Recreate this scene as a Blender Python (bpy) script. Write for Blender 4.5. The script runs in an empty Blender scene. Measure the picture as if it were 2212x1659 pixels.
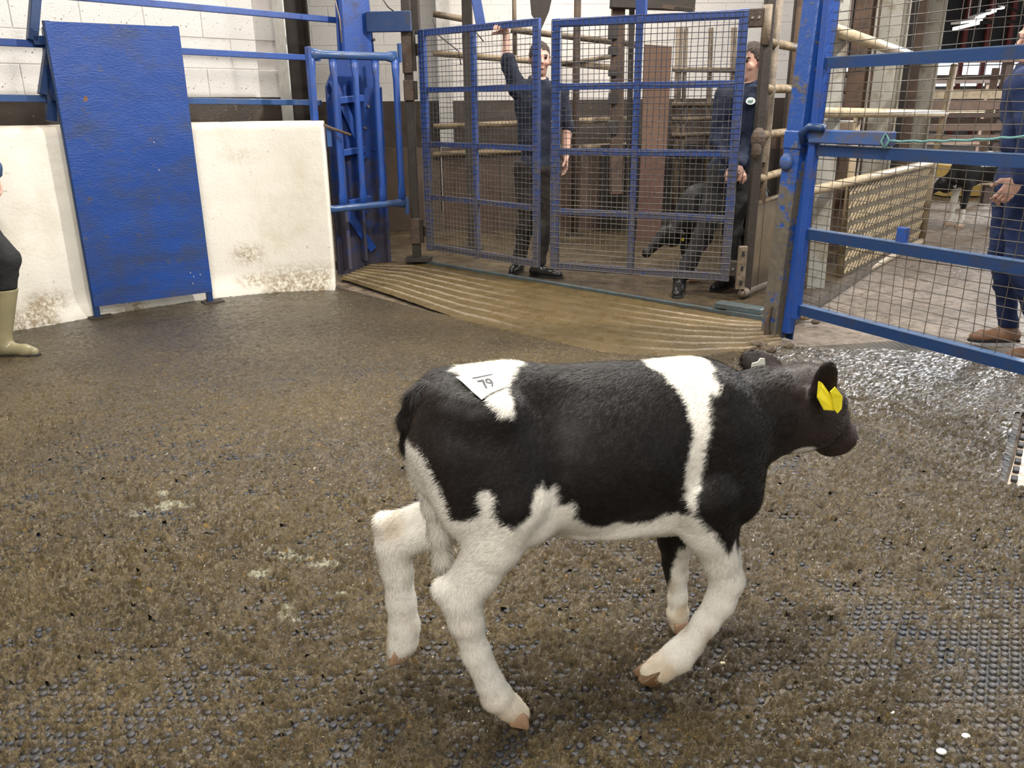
import bpy, bmesh, math, random
import numpy as np
from mathutils import Vector, Matrix
random.seed(7); np.random.seed(7)
PI = math.pi
scn = bpy.context.scene
COL = scn.collection

# ------------------------------------------------------------------ camera
FPX = 1780.0; PITCH = math.radians(18.7); ROLL = math.radians(-0.5); CAMH = 1.35
_fw = np.array([0, math.cos(PITCH), -math.sin(PITCH)])
_R0 = np.array([1.0, 0, 0]); _U0 = np.cross(_R0, _fw)
_R = _R0*math.cos(ROLL)+_U0*math.sin(ROLL); _U = np.cross(_R, _fw)
cd = bpy.data.cameras.new('camera'); cam = bpy.data.objects.new('camera', cd); COL.objects.link(cam)
cd.sensor_width = 36.0; cd.lens = FPX*36.0/2212.0; cd.clip_start = 0.05; cd.clip_end = 300
cam.matrix_world = Matrix(((_R[0], _U[0], -_fw[0], 0), (_R[1], _U[1], -_fw[1], 0), (_R[2], _U[2], -_fw[2], CAMH), (0, 0, 0, 1)))
scn.camera = cam

# ------------------------------------------------------------------ world, lights, exposure
scn.view_settings.view_transform = 'Standard'; scn.view_settings.look = 'None'
scn.view_settings.gamma = 1.0; scn.view_settings.use_curve_mapping = False
scn.view_settings.exposure = 0.0
w = bpy.data.worlds.new('overcast_daylight'); scn.world = w; w.use_nodes = True
w.node_tree.nodes['Background'].inputs[0].default_value = (0.86, 0.93, 1.0, 1)
w.node_tree.nodes['Background'].inputs[1].default_value = 1.5

def area(name, loc, target, size, power, col=(1, 1, 1), sy=None):
    l = bpy.data.lights.new(name, 'AREA'); l.energy = power; l.color = col; l.size = size
    if sy: l.shape = 'RECTANGLE'; l.size_y = sy
    o = bpy.data.objects.new(name, l); COL.objects.link(o); o.location = loc
    o.rotation_euler = (Vector(target)-Vector(loc)).to_track_quat('-Z', 'Y').to_euler()
    return o
# floodlights and tubes hung under the ring roof, above and beside the picture, and one added fill
area('ceiling_flood', (0.55, 1.85, 4.3), (0.3, 2.2, 0), 0.5, 200, (1.0, 0.95, 0.87))
area('ceiling_flood', (-1.2, 2.4, 4.2), (-0.8, 3.4, 0), 0.4, 100, (1.0, 0.95, 0.87))
area('ceiling_flood', (3.3, 4.7, 4.0), (-2.8, 5.3, 1.0), 0.22, 270, (1.0, 0.96, 0.9))
area('ceiling_lamp', (-2.6, 6.3, 4.35), (-2.2, 4.6, 0), 0.22, 85, (1.0, 0.96, 0.88))
area('ceiling_lamp', (-0.6, 7.3, 4.35), (-0.5, 4.6, 0), 0.22, 90, (1.0, 0.96, 0.88))
area('ceiling_lamp', (1.3, 6.9, 4.35), (0.8, 4.0, 0), 0.22, 80, (1.0, 0.96, 0.9))
area('camera_side_fill', (-0.6, -1.6, 3.4), (0.2, 2.4, 0.3), 2.2, 120, (1.0, 0.97, 0.93), 1.0)  # unseen soft fill added behind the camera to lift the near side
area('ceiling_tube', (0.2, 8.4, 3.9), (0.2, 8.6, 0), 1.6, 70, (1.0, 0.93, 0.84), 0.3)
area('ceiling_tube', (0.6, 9.2, 3.3), (1.2, 11.5, 1.4), 1.2, 60, (1.0, 0.9, 0.8), 0.3)
area('shed_daylight', (8.5, 8.5, 4.0), (4.8, 8.2, 0), 2.5, 340, (1.0, 0.97, 0.97))
area('shed_daylight', (14.0, 18.0, 4.6), (9, 17, 0), 4.0, 2600, (0.97, 0.98, 1.0))

# ------------------------------------------------------------------ picture helpers (used only to measure real positions)
def ray(px, py): return _fw+_R*((px-1106.0)/FPX)-_U*((py-829.5)/FPX)
def G(px, py, z=0.0):
    d = ray(px, py); t = (z-CAMH)/d[2]; return np.array([0, 0, CAMH])+d*t
def Yp(px, py, y):
    d = ray(px, py); return np.array([0, 0, CAMH])+d*(y/d[1])
def onwall(px, py, a, b):
    a = np.array(a[:2], float); b = np.array(b[:2], float); n = np.array([-(b-a)[1], (b-a)[0]])
    d = ray(px, py); t = (n@a)/(n@d[:2]); return np.array([0, 0, CAMH])+d*t

# ------------------------------------------------------------------ object helpers
def link(name, me, mat=None, parent=None, loc=None, rz=None, smooth=False, label=None, kind=None):
    o = bpy.data.objects.new(name, me); COL.objects.link(o)
    if mat is not None:
        me.materials.clear(); me.materials.append(mat)
    if smooth: me.polygons.foreach_set('use_smooth', [True]*len(me.polygons))
    if parent is not None: o.parent = parent
    if loc is not None: o.location = loc
    if rz is not None: o.rotation_euler = (0, 0, rz)
    if label: o['label'] = label
    if kind: o['kind'] = kind
    return o
def root(name, label, cat, loc=(0, 0, 0), rz=0, group=None):
    o = bpy.data.objects.new(name, None); COL.objects.link(o); o.location = loc; o.rotation_euler = (0, 0, rz)
    o.empty_display_size = 0.1
    return tag(o, label, cat, group)
def tag(o, label, cat, group=None):
    o['label'] = label; o['category'] = cat
    if group: o['group'] = group
    return o
class MB:
    def __init__(s): s.v = []; s.f = []
    def add(s, v, f):
        n = len(s.v); s.v += [tuple(map(float, p)) for p in v]; s.f += [tuple(i+n for i in q) for q in f]; return s
    def box(s, c, d, rot=None):
        v = []
        for z in (-1, 1):
            for x, y in ((-1, -1), (1, -1), (1, 1), (-1, 1)):
                p = Vector((x*d[0]/2, y*d[1]/2, z*d[2]/2))
                if rot is not None: p = rot@p
                v.append(Vector(c)+p)
        return s.add(v, [(3, 2, 1, 0), (4, 5, 6, 7), (0, 1, 5, 4), (1, 2, 6, 5), (2, 3, 7, 6), (3, 0, 4, 7)])
    def bar(s, a, b, wd, th, up=(0, 0, 1)):
        a = Vector(a); b = Vector(b); d = (b-a); L = d.length; d.normalize(); up = Vector(up)
        sd = d.cross(up)
        if sd.length < 1e-4: sd = d.cross(Vector((0, 1, 0)))
        sd.normalize(); u = sd.cross(d); M = Matrix((d, sd, u)).transposed()
        return s.box((a+b)/2, (L, th, wd), M)
    def tube(s, pts, r, n=8, cap=True):
        pts = [Vector(p) for p in pts]; rs = r if isinstance(r, (list, tuple)) else [r]*len(pts)
        v = []; f = []; pu = None
        for i, p in enumerate(pts):
            t = (pts[min(i+1, len(pts)-1)]-pts[max(i-1, 0)]).normalized()
            if pu is None: pu = Vector((0, 0, 1)) if abs(t.z) < .9 else Vector((1, 0, 0))
            sd = t.cross(pu).normalized(); u = sd.cross(t).normalized(); pu = u
            for k in range(n):
                a = 2*PI*k/n; v.append(p+(sd*math.cos(a)+u*math.sin(a))*rs[i])
        for i in range(len(pts)-1):
            for k in range(n): f.append((i*n+k, i*n+(k+1) % n, (i+1)*n+(k+1) % n, (i+1)*n+k))
        if cap: f.append(tuple(range(n))[::-1]); f.append(tuple((len(pts)-1)*n+k for k in range(n)))
        return s.add(v, f)
    def prism(s, poly, a, b):       # poly: list of 3d points, extruded by vector from a to b
        e = Vector(b)-Vector(a); n = len(poly)
        v = [Vector(p) for p in poly]+[Vector(p)+e for p in poly]
        f = [tuple(range(n))[::-1], tuple(range(n, 2*n))]+[(i, (i+1) % n, (i+1) % n+n, i+n) for i in range(n)]
        return s.add(v, f)
    def ball(s, c, r, nu=12, nv=8, M=None):
        rx, ry, rz = r if isinstance(r, (tuple, list)) else (r, r, r); v = []; f = []
        for j in range(nv+1):
            for i in range(nu):
                a = PI*j/nv; b = 2*PI*i/nu
                p = Vector((rx*math.sin(a)*math.cos(b), ry*math.sin(a)*math.sin(b), rz*math.cos(a)))
                if M is not None: p = M@p
                v.append(Vector(c)+p)
        for j in range(nv):
            for i in range(nu): f.append((j*nu+i, (j+1)*nu+i, (j+1)*nu+(i+1) % nu, j*nu+(i+1) % nu))
        return s.add(v, f)
    def mesh(s, name):
        me = bpy.data.meshes.new(name); me.from_pydata(s.v, [], s.f); me.update()
        bm = bmesh.new(); bm.from_mesh(me); bmesh.ops.recalc_face_normals(bm, faces=bm.faces); bm.to_mesh(me); bm.free()
        return me
    def obj(s, name, mat, parent=None, bevel=0, smooth=False, **k):
        me = s.mesh(name)
        if bevel:
            bm = bmesh.new(); bm.from_mesh(me)
            bmesh.ops.bevel(bm, geom=bm.edges[:], offset=bevel, segments=1, affect='EDGES', clamp_overlap=True); bm.to_mesh(me); bm.free()
        o = link(name, me, mat, parent, smooth=smooth, **k)
        return o
def npmesh(name, V, Fq):
    V = np.asarray(V, dtype=np.float32); Fq = np.asarray(Fq, dtype=np.int32); k = Fq.shape[1]
    me = bpy.data.meshes.new(name); me.vertices.add(len(V)); me.vertices.foreach_set('co', V.ravel())
    me.loops.add(Fq.size); me.loops.foreach_set('vertex_index', Fq.ravel())
    me.polygons.add(len(Fq)); me.polygons.foreach_set('loop_start', np.arange(0, Fq.size, k, dtype=np.int32))
    me.polygons.foreach_set('loop_total', np.full(len(Fq), k, dtype=np.int32)); me.update(calc_edges=True); return me
def setcol(me, C, name='Col'):
    a = me.color_attributes.new(name, 'FLOAT_COLOR', 'POINT')
    C = np.asarray(C, dtype=np.float32)
    if C.shape[1] == 3: C = np.hstack([C, np.ones((len(C), 1), np.float32)])
    a.data.foreach_set('color', C.ravel())

# ------------------------------------------------------------------ noise
def vnoise(p, seed=0):
    p = np.asarray(p, dtype=np.float64); i = np.floor(p).astype(np.int64); f = p-i; f = f*f*(3-2*f); d = p.shape[-1]
    out = 0
    pr = (73856093, 19349663, 83492791)
    for c in range(2**d):
        hsh = np.full(p.shape[:-1], seed*2654435761 % (2**31), dtype=np.int64); wt = 1.0
        for k in range(d):
            b = (c >> k) & 1; hsh = hsh ^ ((i[..., k]+b)*pr[k]); wt = wt*(f[..., k] if b else 1-f[..., k])
        hsh = (hsh ^ (hsh >> 13))*1274126177 & 0x7fffffff; hsh = (hsh ^ (hsh >> 16))*668265263 & 0x7fffffff; hsh = hsh ^ (hsh >> 15)
        out = out+wt*((hsh & 0xffff)/65535.0)
    return out
def fbm(p, oct=4, seed=0, gain=.5):
    p = np.asarray(p, dtype=np.float64); s = 0; a = 1; t = 0
    for o in range(oct): s = s+a*vnoise(p*(2.03**o)+o*17.3, seed+o); t += a; a *= gain
    return s/t

# ------------------------------------------------------------------ materials
class N:
    def __init__(s, name):
        m = bpy.data.materials.new(name); m.use_nodes = True; s.m = m; s.t = m.node_tree; s.b = s.t.nodes['Principled BSDF']
        s.tc = s.t.nodes.new('ShaderNodeTexCoord'); s.co = s.tc.outputs['Object']
    def n(s, t, **k):
        nd = s.t.nodes.new('ShaderNode'+t)
        for a, b in k.items():
            if a.startswith('i_'):
                key = a[2:].replace('_', ' '); s.set(nd, key, b)
            else: setattr(nd, a, b)
        return nd
    def set(s, nd, key, b):
        inp = nd.inputs[int(key)] if key.isdigit() else nd.inputs[key]
        if hasattr(b, 'links') and hasattr(b, 'is_output'): s.t.links.new(b, inp)
        else: inp.default_value = b
    def noise(s, scale, detail=4, rough=.55, dist=0, co=None, sc3=None):
        c = co or s.co
        if sc3:
            mp = s.n('Mapping', i_Scale=sc3, i_Vector=c); c = mp.outputs[0]
        return s.n('TexNoise', i_Vector=c, i_Scale=scale, i_Detail=detail, i_Roughness=rough, i_Distortion=dist).outputs['Fac']
    def ramp(s, fac, stops):
        r = s.n('ValToRGB', i_Fac=fac); e = r.color_ramp.elements
        while len(e) < len(stops): e.new(.5)
        for q, (p, c) in zip(e, stops):
            q.position = p; q.color = (c, c, c, 1) if isinstance(c, (int, float)) else (*c, 1)
        return r.outputs[0]
    def mix(s, fac, a, b, mode='MIX'):
        m = s.n('Mix', data_type='RGBA', blend_type=mode); s.set(m, 'Factor', fac)
        for i, v in ((6, a), (7, b)):
            if isinstance(v, (tuple, list)): v = (*v, 1)[:4]
            s.set(m, str(i), v)
        return m.outputs[2]
    def math(s, op, a, b=0.0, clamp=False):
        m = s.n('Math', operation=op, use_clamp=clamp); s.set(m, '0', a); s.set(m, '1', b); return m.outputs[0]
    def bump(s, h, strength=.3, dist=.01, prev=None):
        b = s.n('Bump', i_Height=h, i_Strength=strength, i_Distance=dist)
        if prev is not None: s.set(b, 'Normal', prev)
        return b.outputs[0]
    def out(s, col=None, rough=None, metal=None, normal=None, **k):
        for key, v in (('Base Color', col), ('Roughness', rough), ('Metallic', metal), ('Normal', normal)):
            if v is None: continue
            if isinstance(v, tuple) and len(v) == 3: v = (*v, 1)
            s.set(s.b, key, v)
        for a, b in k.items(): s.set(s.b, a.replace('_', ' '), b)
        return s.m

def painted(name, col, dirt=(.055, .042, .028), amount=.5, rough=.42, scale=9, rust=(.11, .045, .02)):
    s = N(name)
    base = s.mix(s.ramp(s.noise(3.1, 3), [(.3, 0.), (.75, 1.)]), tuple(c*.82 for c in col), tuple(min(1, c*1.12) for c in col))
    d = s.ramp(s.noise(scale, 8, .68, .4), [(.62-amount*.22, 0.), (.80-amount*.14, 1.)])
    c = s.mix(s.math('MULTIPLY', d, .85), base, dirt)
    r = s.ramp(s.noise(scale*2.7, 6, .7), [(.70, 0.), (.74, 1.)])
    c = s.mix(r, c, rust)
    nb = s.bump(s.noise(60, 5, .6), .25, .004)
    nb = s.bump(d, .3, .002, nb)
    rr = s.math('ADD', s.math('MULTIPLY', d, .35), rough)
    return s.out(c, rr, 0.0, nb)
def plain(name, col, rough=.6, metal=0., var=.15, scale=14, bump=.2):
    s = N(name)
    c = s.mix(s.noise(scale, 5), tuple(x*(1-var) for x in col), tuple(min(1, x*(1+var)) for x in col))
    return s.out(c, rough, metal, s.bump(s.noise(scale*5, 4), bump, .004))
def attr_mat(name, rough=.6, bump=.15, bscale=120, **k):
    s = N(name); a = s.n('Attribute', attribute_name='Col')
    c = s.mix(.25, a.outputs['Color'], s.mix(s.noise(30, 4), (.0, .0, .0), (1, 1, 1)), 'SOFT_LIGHT')
    return s.out(c, rough, 0., s.bump(s.noise(bscale, 3), bump, .003), **k)
M = {}
M['blue'] = painted('blue_paint', (.014, .060, .27), amount=.4, rough=.38)
M['blue_worn'] = painted('worn_blue_paint', (.016, .075, .30), amount=.75, rough=.45)
M['blue_col'] = painted('column_blue_paint', (.010, .055, .27), amount=.45)
M['blue_mud'] = painted('muddy_blue_paint', (.018, .085, .30), amount=1.1, rough=.5, scale=14, dirt=(.09, .075, .055))
M['blue_dark'] = painted('dark_blue_paint', (.008, .035, .12), amount=.35)
M['blue_bar'] = painted('blue_grey_paint', (.030, .075, .20), amount=.5, rough=.28, scale=6, dirt=(.05, .05, .05))
M['wire'] = plain('mesh_wire_metal', (.10, .085, .07), .45, .55)
M['wire_blue'] = plain('blue_mesh_wire', (.045, .07, .16), .45, .4)
M['rust'] = plain('rusty_brown_steel', (.075, .052, .036), .7, .2, .5, 18, .5)
M['rust_dark'] = plain('dark_grimy_steel', (.035, .027, .021), .6, .2, .5, 14, .5)
M['galv'] = plain('galvanised_steel', (.46, .45, .42), .5, .35, .3, 16, .3)
M['wood'] = plain('brown_timber', (.105, .062, .038), .7, 0, .5, 9, .4)
M['black'] = plain('black_rubber', (.012, .012, .013), .55)
M['screw'] = plain('bolt_steel', (.22, .20, .18), .45, .6)
def mottled(name, base, spots, dirtcol, sp=.62, rough=.75, bscale=55, bstr=.45, sscale=3.0, fine=38):
    s = N(name)
    c = s.mix(s.noise(1.7, 5, .6), tuple(x*.88 for x in base), base)
    d = s.ramp(s.noise(sscale, 9, .68, .3), [(sp, 0.), (sp+.14, 1.)])
    c = s.mix(s.math('MULTIPLY', d, .75), c, spots)
    f = s.ramp(s.noise(fine, 3, .6), [(.66, 0.), (.72, 1.)])
    c = s.mix(s.math('MULTIPLY', f, .8), c, dirtcol)
    nb = s.bump(s.noise(bscale, 6, .62), bstr, .006)
    return s.out(c, rough, 0, nb)
M['tube'] = mottled('mud_coated_tube', (.31, .235, .14), (.10, .07, .04), (.05, .035, .02), .47, .55, 50, .7, 7, 45)
M['tube_dull'] = mottled('dull_tube', (.18, .135, .09), (.06, .045, .03), (.035, .025, .018), .46, .6, 50, .7, 7, 45)
M['rust'] = mottled('rusty_brown_steel', (.085, .055, .036), (.035, .026, .02), (.18, .13, .09), .46, .65, 60, .9, 8, 30)
M['wood'] = mottled('brown_timber', (.12, .072, .045), (.045, .032, .024), (.20, .15, .10), .46, .75, 50, .7, 5, 34)
M['render'] = mottled('rendered_white_wall', (.80, .76, .67), (.36, .27, .14), (.42, .33, .2), .60, fine=30)
M['block'] = mottled('white_painted_block', (.70, .675, .64), (.48, .43, .37), (.12, .095, .07), .62, bscale=80, bstr=.8, fine=42)
M['mortar'] = plain('painted_mortar', (.66, .61, .58), .85)
M['brownwall'] = mottled('dark_brown_painted_wall', (.042, .030, .020), (.085, .06, .042), (.16, .13, .11), .55, rough=.45, fine=26)
# ================================================================== SETTING
def quad_slab(name, pts, z0, z1, mat, kind='structure', **k):
    mb = MB(); mb.prism([(p[0], p[1], z0) for p in pts], (0, 0, 0), (0, 0, z1-z0)); return mb.obj(name, mat, kind=kind, **k)

# ---- floor: concrete under the whole building
s = N('wet_concrete')
c = s.mix(s.ramp(s.noise(1.2, 8, .65), [(.35, 0.), (.65, 1.)]), (.17, .125, .085), (.34, .27, .21))
c = s.mix(s.ramp(s.noise(17, 6, .7), [(.45, 0.), (.62, 1.)]), c, (.11, .08, .045))
rg = s.ramp(s.noise(5, 5), [(.35, .18), (.7, .6)])
nb = s.bump(s.noise(40, 8, .7), .9, .02)
M['concrete'] = s.out(c, rg, 0, nb)
mb = MB(); mb.add([(-9, -3, -.02), (32, -3, -.02), (32, 48, -.02), (-9, 48, -.02)], [(0, 1, 2, 3)])
mb.obj('floor', M['concrete'], kind='structure')

# ---- ribbed rubber matting of the ring
s = N('ribbed_rubber_mat')
wv = s.n('TexWave', wave_type='BANDS', bands_direction='DIAGONAL', i_Vector=s.co, i_Scale=14.0, i_Distortion=0.3, i_Detail=1.0)
wv2 = s.n('TexWave', wave_type='BANDS', bands_direction='X', i_Vector=s.co, i_Scale=10.0)
hh = s.math('MAXIMUM', wv.outputs['Fac'], wv2.outputs['Fac'])
dirt = s.ramp(s.noise(2.2, 8, .65), [(.40, 0.), (.62, 1.)])
c = s.mix(dirt, (.030, .031, .034), (.085, .066, .036))
M['mat'] = s.out(c, s.ramp(s.noise(7, 4), [(.3, .5), (.7, .75)]), 0, s.bump(hh, .6, .006, s.bump(s.noise(60, 6), .4, .006)))
RING = [(-4.6, 0.2), (3.2, 0.2), (3.2, 2.2), (2.05, 2.45), (1.83, 2.78), (2.33, 3.52), (3.0, 3.6), (3.6, 4.2), (2.4, 4.75), (1.72, 4.62), (1.52, 4.66), (1.03, 4.42), (.52, 4.52), (-.32, 5.32), (-1.40, 6.45), (-2.2, 6.25), (-3.3, 5.3), (-4.3, 4.0)]
quad_slab('rubber_floor', RING, -.015, 0.0, M['mat'])

# ---- concrete apron sloping up to the weighing platform, with worn ridges along it
def lerp(a, b, t): return a+(b-a)*t
apA = [np.array(p) for p in ((-1.42, 6.74), (-.95, 6.15), (-.33, 5.32), (.10, 4.90), (.52, 4.53), (.80, 4.45), (1.04, 4.42), (1.35, 4.50), (1.60, 4.66))]     # ring edge
apB = [np.array(p) for p in ((-1.20, 7.15), (-.83, 7.20), (-.40, 6.82), (0.0, 6.45), (.40, 6.10), (.80, 5.72), (1.10, 5.44), (1.40, 5.16), (1.62, 5.02))]    # platform edge
def polyat(P, t):
    x = t*(len(P)-1); i = min(int(x), len(P)-2); return lerp(P[i], P[i+1], x-i)
nu, nvv = 260, 90; V = []; 
for j in range(nvv+1):
    for i in range(nu+1):
        u = i/nu; v = j/nvv; a = polyat(apA, u); b = polyat(apB, u); p = lerp(a, b, v); V.append((p[0], p[1], u, v))
V = np.array(V); u = V[:, 2]; v = V[:, 3]
fade = np.clip(np.abs(u-.48)*5-0.35, .12, 1)
ph = v*8.2+.25*fbm(np.stack([u*6, v*2], 1), 3, 5)
ridge = np.clip(np.cos(2*PI*ph)*2.4-1.35, 0, 1)*fade*(v < .93)
hz = .052*np.clip(v, 0, 1)**.8+.006*ridge+.006*(fbm(V[:, :2]*9, 4, 3)-.5)+.003*(fbm(V[:, :2]*60, 3, 9)-.5)
idx = np.arange((nu+1)*(nvv+1)).reshape(nvv+1, nu+1)
Fq = np.stack([idx[:-1, :-1], idx[:-1, 1:], idx[1:, 1:], idx[1:, :-1]], -1).reshape(-1, 4)
me = npmesh('ramp', np.stack([V[:, 0], V[:, 1], hz+.002], 1), Fq)
scr = np.clip(ridge*(.35+.9*fbm(V[:, :2]*40, 3, 11)), 0, 1)[:, None]
edge = np.clip((u-.80)*5, 0, 1)[:, None]*.5
cb = np.array([.120, .080, .024])*(.75+.5*fbm(V[:, :2]*7, 4, 21))[:, None]
cc = cb*(1-edge)+np.array([.26, .19, .12])*edge
cc = cc*(1-scr)+np.array([.42, .34, .26])*scr
setcol(me, cc)
s = N('wet_ramp_concrete'); a = s.n('Attribute', attribute_name='Col')
c = s.mix(s.ramp(s.noise(70, 5, .7), [(.4, 0.), (.75, .7)]), a.outputs['Color'], (.07, .05, .022))
M['ramp'] = s.out(c, s.ramp(s.noise(14, 5), [(.3, .16), (.7, .5)]), 0, s.bump(s.noise(90, 6, .7), .8, .012))
link('ramp', me, M['ramp'], smooth=True, kind='structure')

# ---- weighing platform beyond the step with its steel edge and the pen floor behind
s = N('wet_pen_floor')
c = s.mix(s.ramp(s.noise(3, 8, .7), [(.35, 0.), (.7, 1.)]), (.035, .025, .014), (.12, .085, .045))
M['pen'] = s.out(c, s.ramp(s.noise(9, 5), [(.3, .14), (.7, .5)]), 0, s.bump(s.noise(45, 8, .7), .8, .014))
quad_slab('pen_floor', [(-1.25, 7.17), (-.83, 7.22), (1.40, 5.18), (1.75, 5.05), (3.4, 7.4), (3.6, 11.4), (-4, 11.4), (-3, 7.6)], -.01, .055, M['pen'])
M['edge'] = painted('platform_edge_steel', (.06, .09, .10), amount=1.0, rough=.35, scale=14)
t = MB(); t.bar((-.83, 7.205, .045), (1.66, 4.985, .045), .06, .035); t.obj('trim_1', M['edge'], kind='structure', bevel=.003)
t = MB(); t.bar((-.85, 7.26, .062), (1.42, 5.25, .062), .008, .05); t.obj('trim_2', M['rust_dark'], kind='structure')
# timber baulks stacked at the right end of the step
bk = root('step_block', 'grey painted box step end below the right mesh gate hinge', 'block')
mb = MB(); mb.bar((1.36, 5.30, .10), (1.60, 5.09, .10), .035, .10); mb.obj('upper_plate', M['edge'], bk, bevel=.003)
mb = MB(); mb.bar((1.42, 5.235, .065), (1.67, 5.01, .065), .035, .10); mb.obj('lower_plate', M['edge'], bk, bevel=.003)

# ---- low rendered ring wall (curved)
wl = [(-4.9, 3.2), (-4.25, 4.0), (-3.70, 4.65), (-3.19, 5.17), (-2.75, 5.64), (-2.25, 6.06), (-1.82, 6.27), (-1.375, 6.34)]
def spline(P, n):
    P = [np.array(p, float) for p in P]; out = []
    for i in range(len(P)-1):
        p0 = P[max(i-1, 0)]; p1 = P[i]; p2 = P[i+1]; p3 = P[min(i+2, len(P)-1)]
        for k in range(n):
            t = k/n; out.append(.5*((2*p1)+(-p0+p2)*t+(2*p0-5*p1+4*p2-p3)*t*t+(-p0+3*p1-3*p2+p3)*t**3))
    out.append(P[-1]); return out
cw = spline(wl, 14); prof = [(.05, -.01), (.045, .03), (.02, .085), (.004, .12)]+[(0, z) for z in np.linspace(.17, 1.20, 42)]+[(-.01, 1.232), (-.035, 1.25), (-.22, 1.252), (-.22, .0)]
V = []; nrm = []
for i, p in enumerate(cw):
    d = cw[min(i+1, len(cw)-1)]-cw[max(i-1, 0)]; d = d/np.linalg.norm(d); n = np.array([d[1], -d[0]]); nrm.append(n)
    for o, z in prof: q = p+n*o; V.append((q[0], q[1], z))
V = np.array(V); k = len(prof)
nz = (fbm(V*7, 4, 2)-.5)*.010+(fbm(V*30, 3, 4)-.5)*.004
for i in range(len(cw)): V[i*k:(i+1)*k, :2] += nrm[i][None]*nz[i*k:(i+1)*k, None]
V[:, 2] += (V[:, 2] > 1.2)*(fbm(V*5, 3, 6)-.5)*.012
idx = np.arange(len(V)).reshape(-1, k)
Fq = np.stack([idx[:-1, :-1], idx[1:, :-1], idx[1:, 1:], idx[:-1, 1:]], -1).reshape(-1, 4)
me = npmesh('wall_left', V, Fq)
bm = bmesh.new(); bm.from_mesh(me); bm.verts.ensure_lookup_table(); bm.faces.new([bm.verts[i] for i in idx[-1]]); bmesh.ops.recalc_face_normals(bm, faces=bm.faces); bm.to_mesh(me); bm.free()
s = N('rendered_ring_wall')
sx = s.n('SeparateXYZ', i_Vector=s.co)
c = s.mix(s.noise(1.5, 5, .6), (.74, .69, .59), (.86, .82, .73))
d = s.ramp(s.noise(2.6, 8, .66, .3), [(.52, 0.), (.75, 1.)]); c = s.mix(s.math('MULTIPLY', d, .38), c, (.50, .42, .25))
splash = s.math('MULTIPLY', s.ramp(sx.outputs[2], [(.0, 1.), (.10, .9), (.24, 0.)]), s.ramp(s.noise(2.1, 3, .5), [(.45, 0.), (.56, 1.)]))
splash = s.math('MULTIPLY', splash, s.ramp(s.noise(38, 6, .75), [(.40, 0.), (.56, 1.)]))
c = s.mix(s.math('MULTIPLY', splash, .85), c, (.20, .12, .035))
top = s.math('MULTIPLY', s.ramp(sx.outputs[2], [(1.17, 0.), (1.25, 1.)]) if False else s.math('MULTIPLY', s.math('SUBTRACT', sx.outputs[2], 1.17), 9.0, True), s.ramp(s.noise(7, 5), [(.3, .3), (.6, 1.)]))
c = s.mix(s.math('MULTIPLY', top, .6), c, (.42, .27, .15))
f = s.ramp(s.noise(26, 3, .6), [(.67, 0.), (.74, 1.)]); c = s.mix(s.math('MULTIPLY', f, .55), c, (.33, .25, .15))
# three splashed dung marks where they stand on the wall
for (cx, cy, cz, rx, rz_) in ((-1.98, 6.20, .30, .13, .09), (-1.93, 6.22, .10, .17, .06), (-3.05, 5.3, .14, .16, .09), (-1.95, 6.2, 1.02, .16, .06)):
    dd = s.n('VectorMath', operation='SUBTRACT', i_0=s.co, i_1=(cx, cy, cz)); sc_ = s.n('VectorMath', operation='MULTIPLY', i_0=dd.outputs[0], i_1=(1/rx, .8/rx, 1/rz_))
    ln = s.n('VectorMath', operation='LENGTH', i_0=sc_.outputs[0])
    mk = s.math('MULTIPLY', s.ramp(s.math('MULTIPLY', ln.outputs['Value'], .6), [(.15, 1.), (.75, 0.)]), s.ramp(s.noise(34, 6, .8), [(.42, 0.), (.58, 1.)]))
    c = s.mix(s.math('MULTIPLY', mk, .8 if cz < 1 else .3), c, (.25, .16, .05))
M['ringwall'] = s.out(c, .62, 0, s.bump(s.noise(48, 7, .65), .5, .008))
link('wall_left', me, M['ringwall'], smooth=True, kind='structure')

# ---- block walls
def block_mesh(L, Hh, D, seed):
    mb = MB(); mb.box((L/2, 0, Hh/2), (L-.006, D, Hh-.006)); me = mb.mesh('block'); bm = bmesh.new(); bm.from_mesh(me)
    bmesh.ops.bevel(bm, geom=bm.edges[:], offset=.003, segments=1, affect='EDGES'); bm.to_mesh(me); bm.free(); me.materials.append(M['block']); return me
BLK = block_mesh(.45, .225, .03, 1); HBLK = block_mesh(.225, .225, .03, 2)
def block_wall(name, a, b, zb, zt, zroof, basemat):
    a = Vector((*a, 0)); b = Vector((*b, 0)); L = (b-a).length; d = (b-a).normalized(); ang = math.atan2(d.y, d.x); n = Vector((d.y, -d.x, 0))
    mb = MB(); mb.box((L/2, .0825, zroof/2+zb/2), (L, .19, zroof-zb)); wo = mb.obj(name, M['mortar'], loc=a, rz=ang, kind='structure')
    mb = MB(); mb.box((L/2, .086, zb/2), (L, .22, zb+.02)); mb.obj('painted_base', basemat, wo)
    r = 0; z = zb
    while z < zt-.05:
        x = -.225 if r % 2 else 0
        while x < L-.2:
            if x < 0: o = link('block', HBLK, None, wo); o.location = (0, -.004+random.uniform(-.002, .002), z)
            else:
                if x+.45 > L+.01: o = link('block', HBLK, None, wo)
                else: o = link('block', BLK, None, wo)
                o.location = (x, -.004+random.uniform(-.002, .002), z)
            x += .45
        z += .225; r += 1
    return wo
block_wall('wall_back_left', (-5.6, 3.85), (-1.95, 7.5), 1.42, 2.75, 4.6, M['brownwall'])
block_wall('wall_back', (-4.5, 11.2), (3.7, 11.2), 1.40, 3.2, 4.6, M['brownwall'])
mb = MB(); mb.box((0, 0, 2.3), (.2, 3.8, 4.6)); mb.obj('wall_side', M['block'], kind='structure', loc=(3.8, 13.1, 0))
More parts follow.
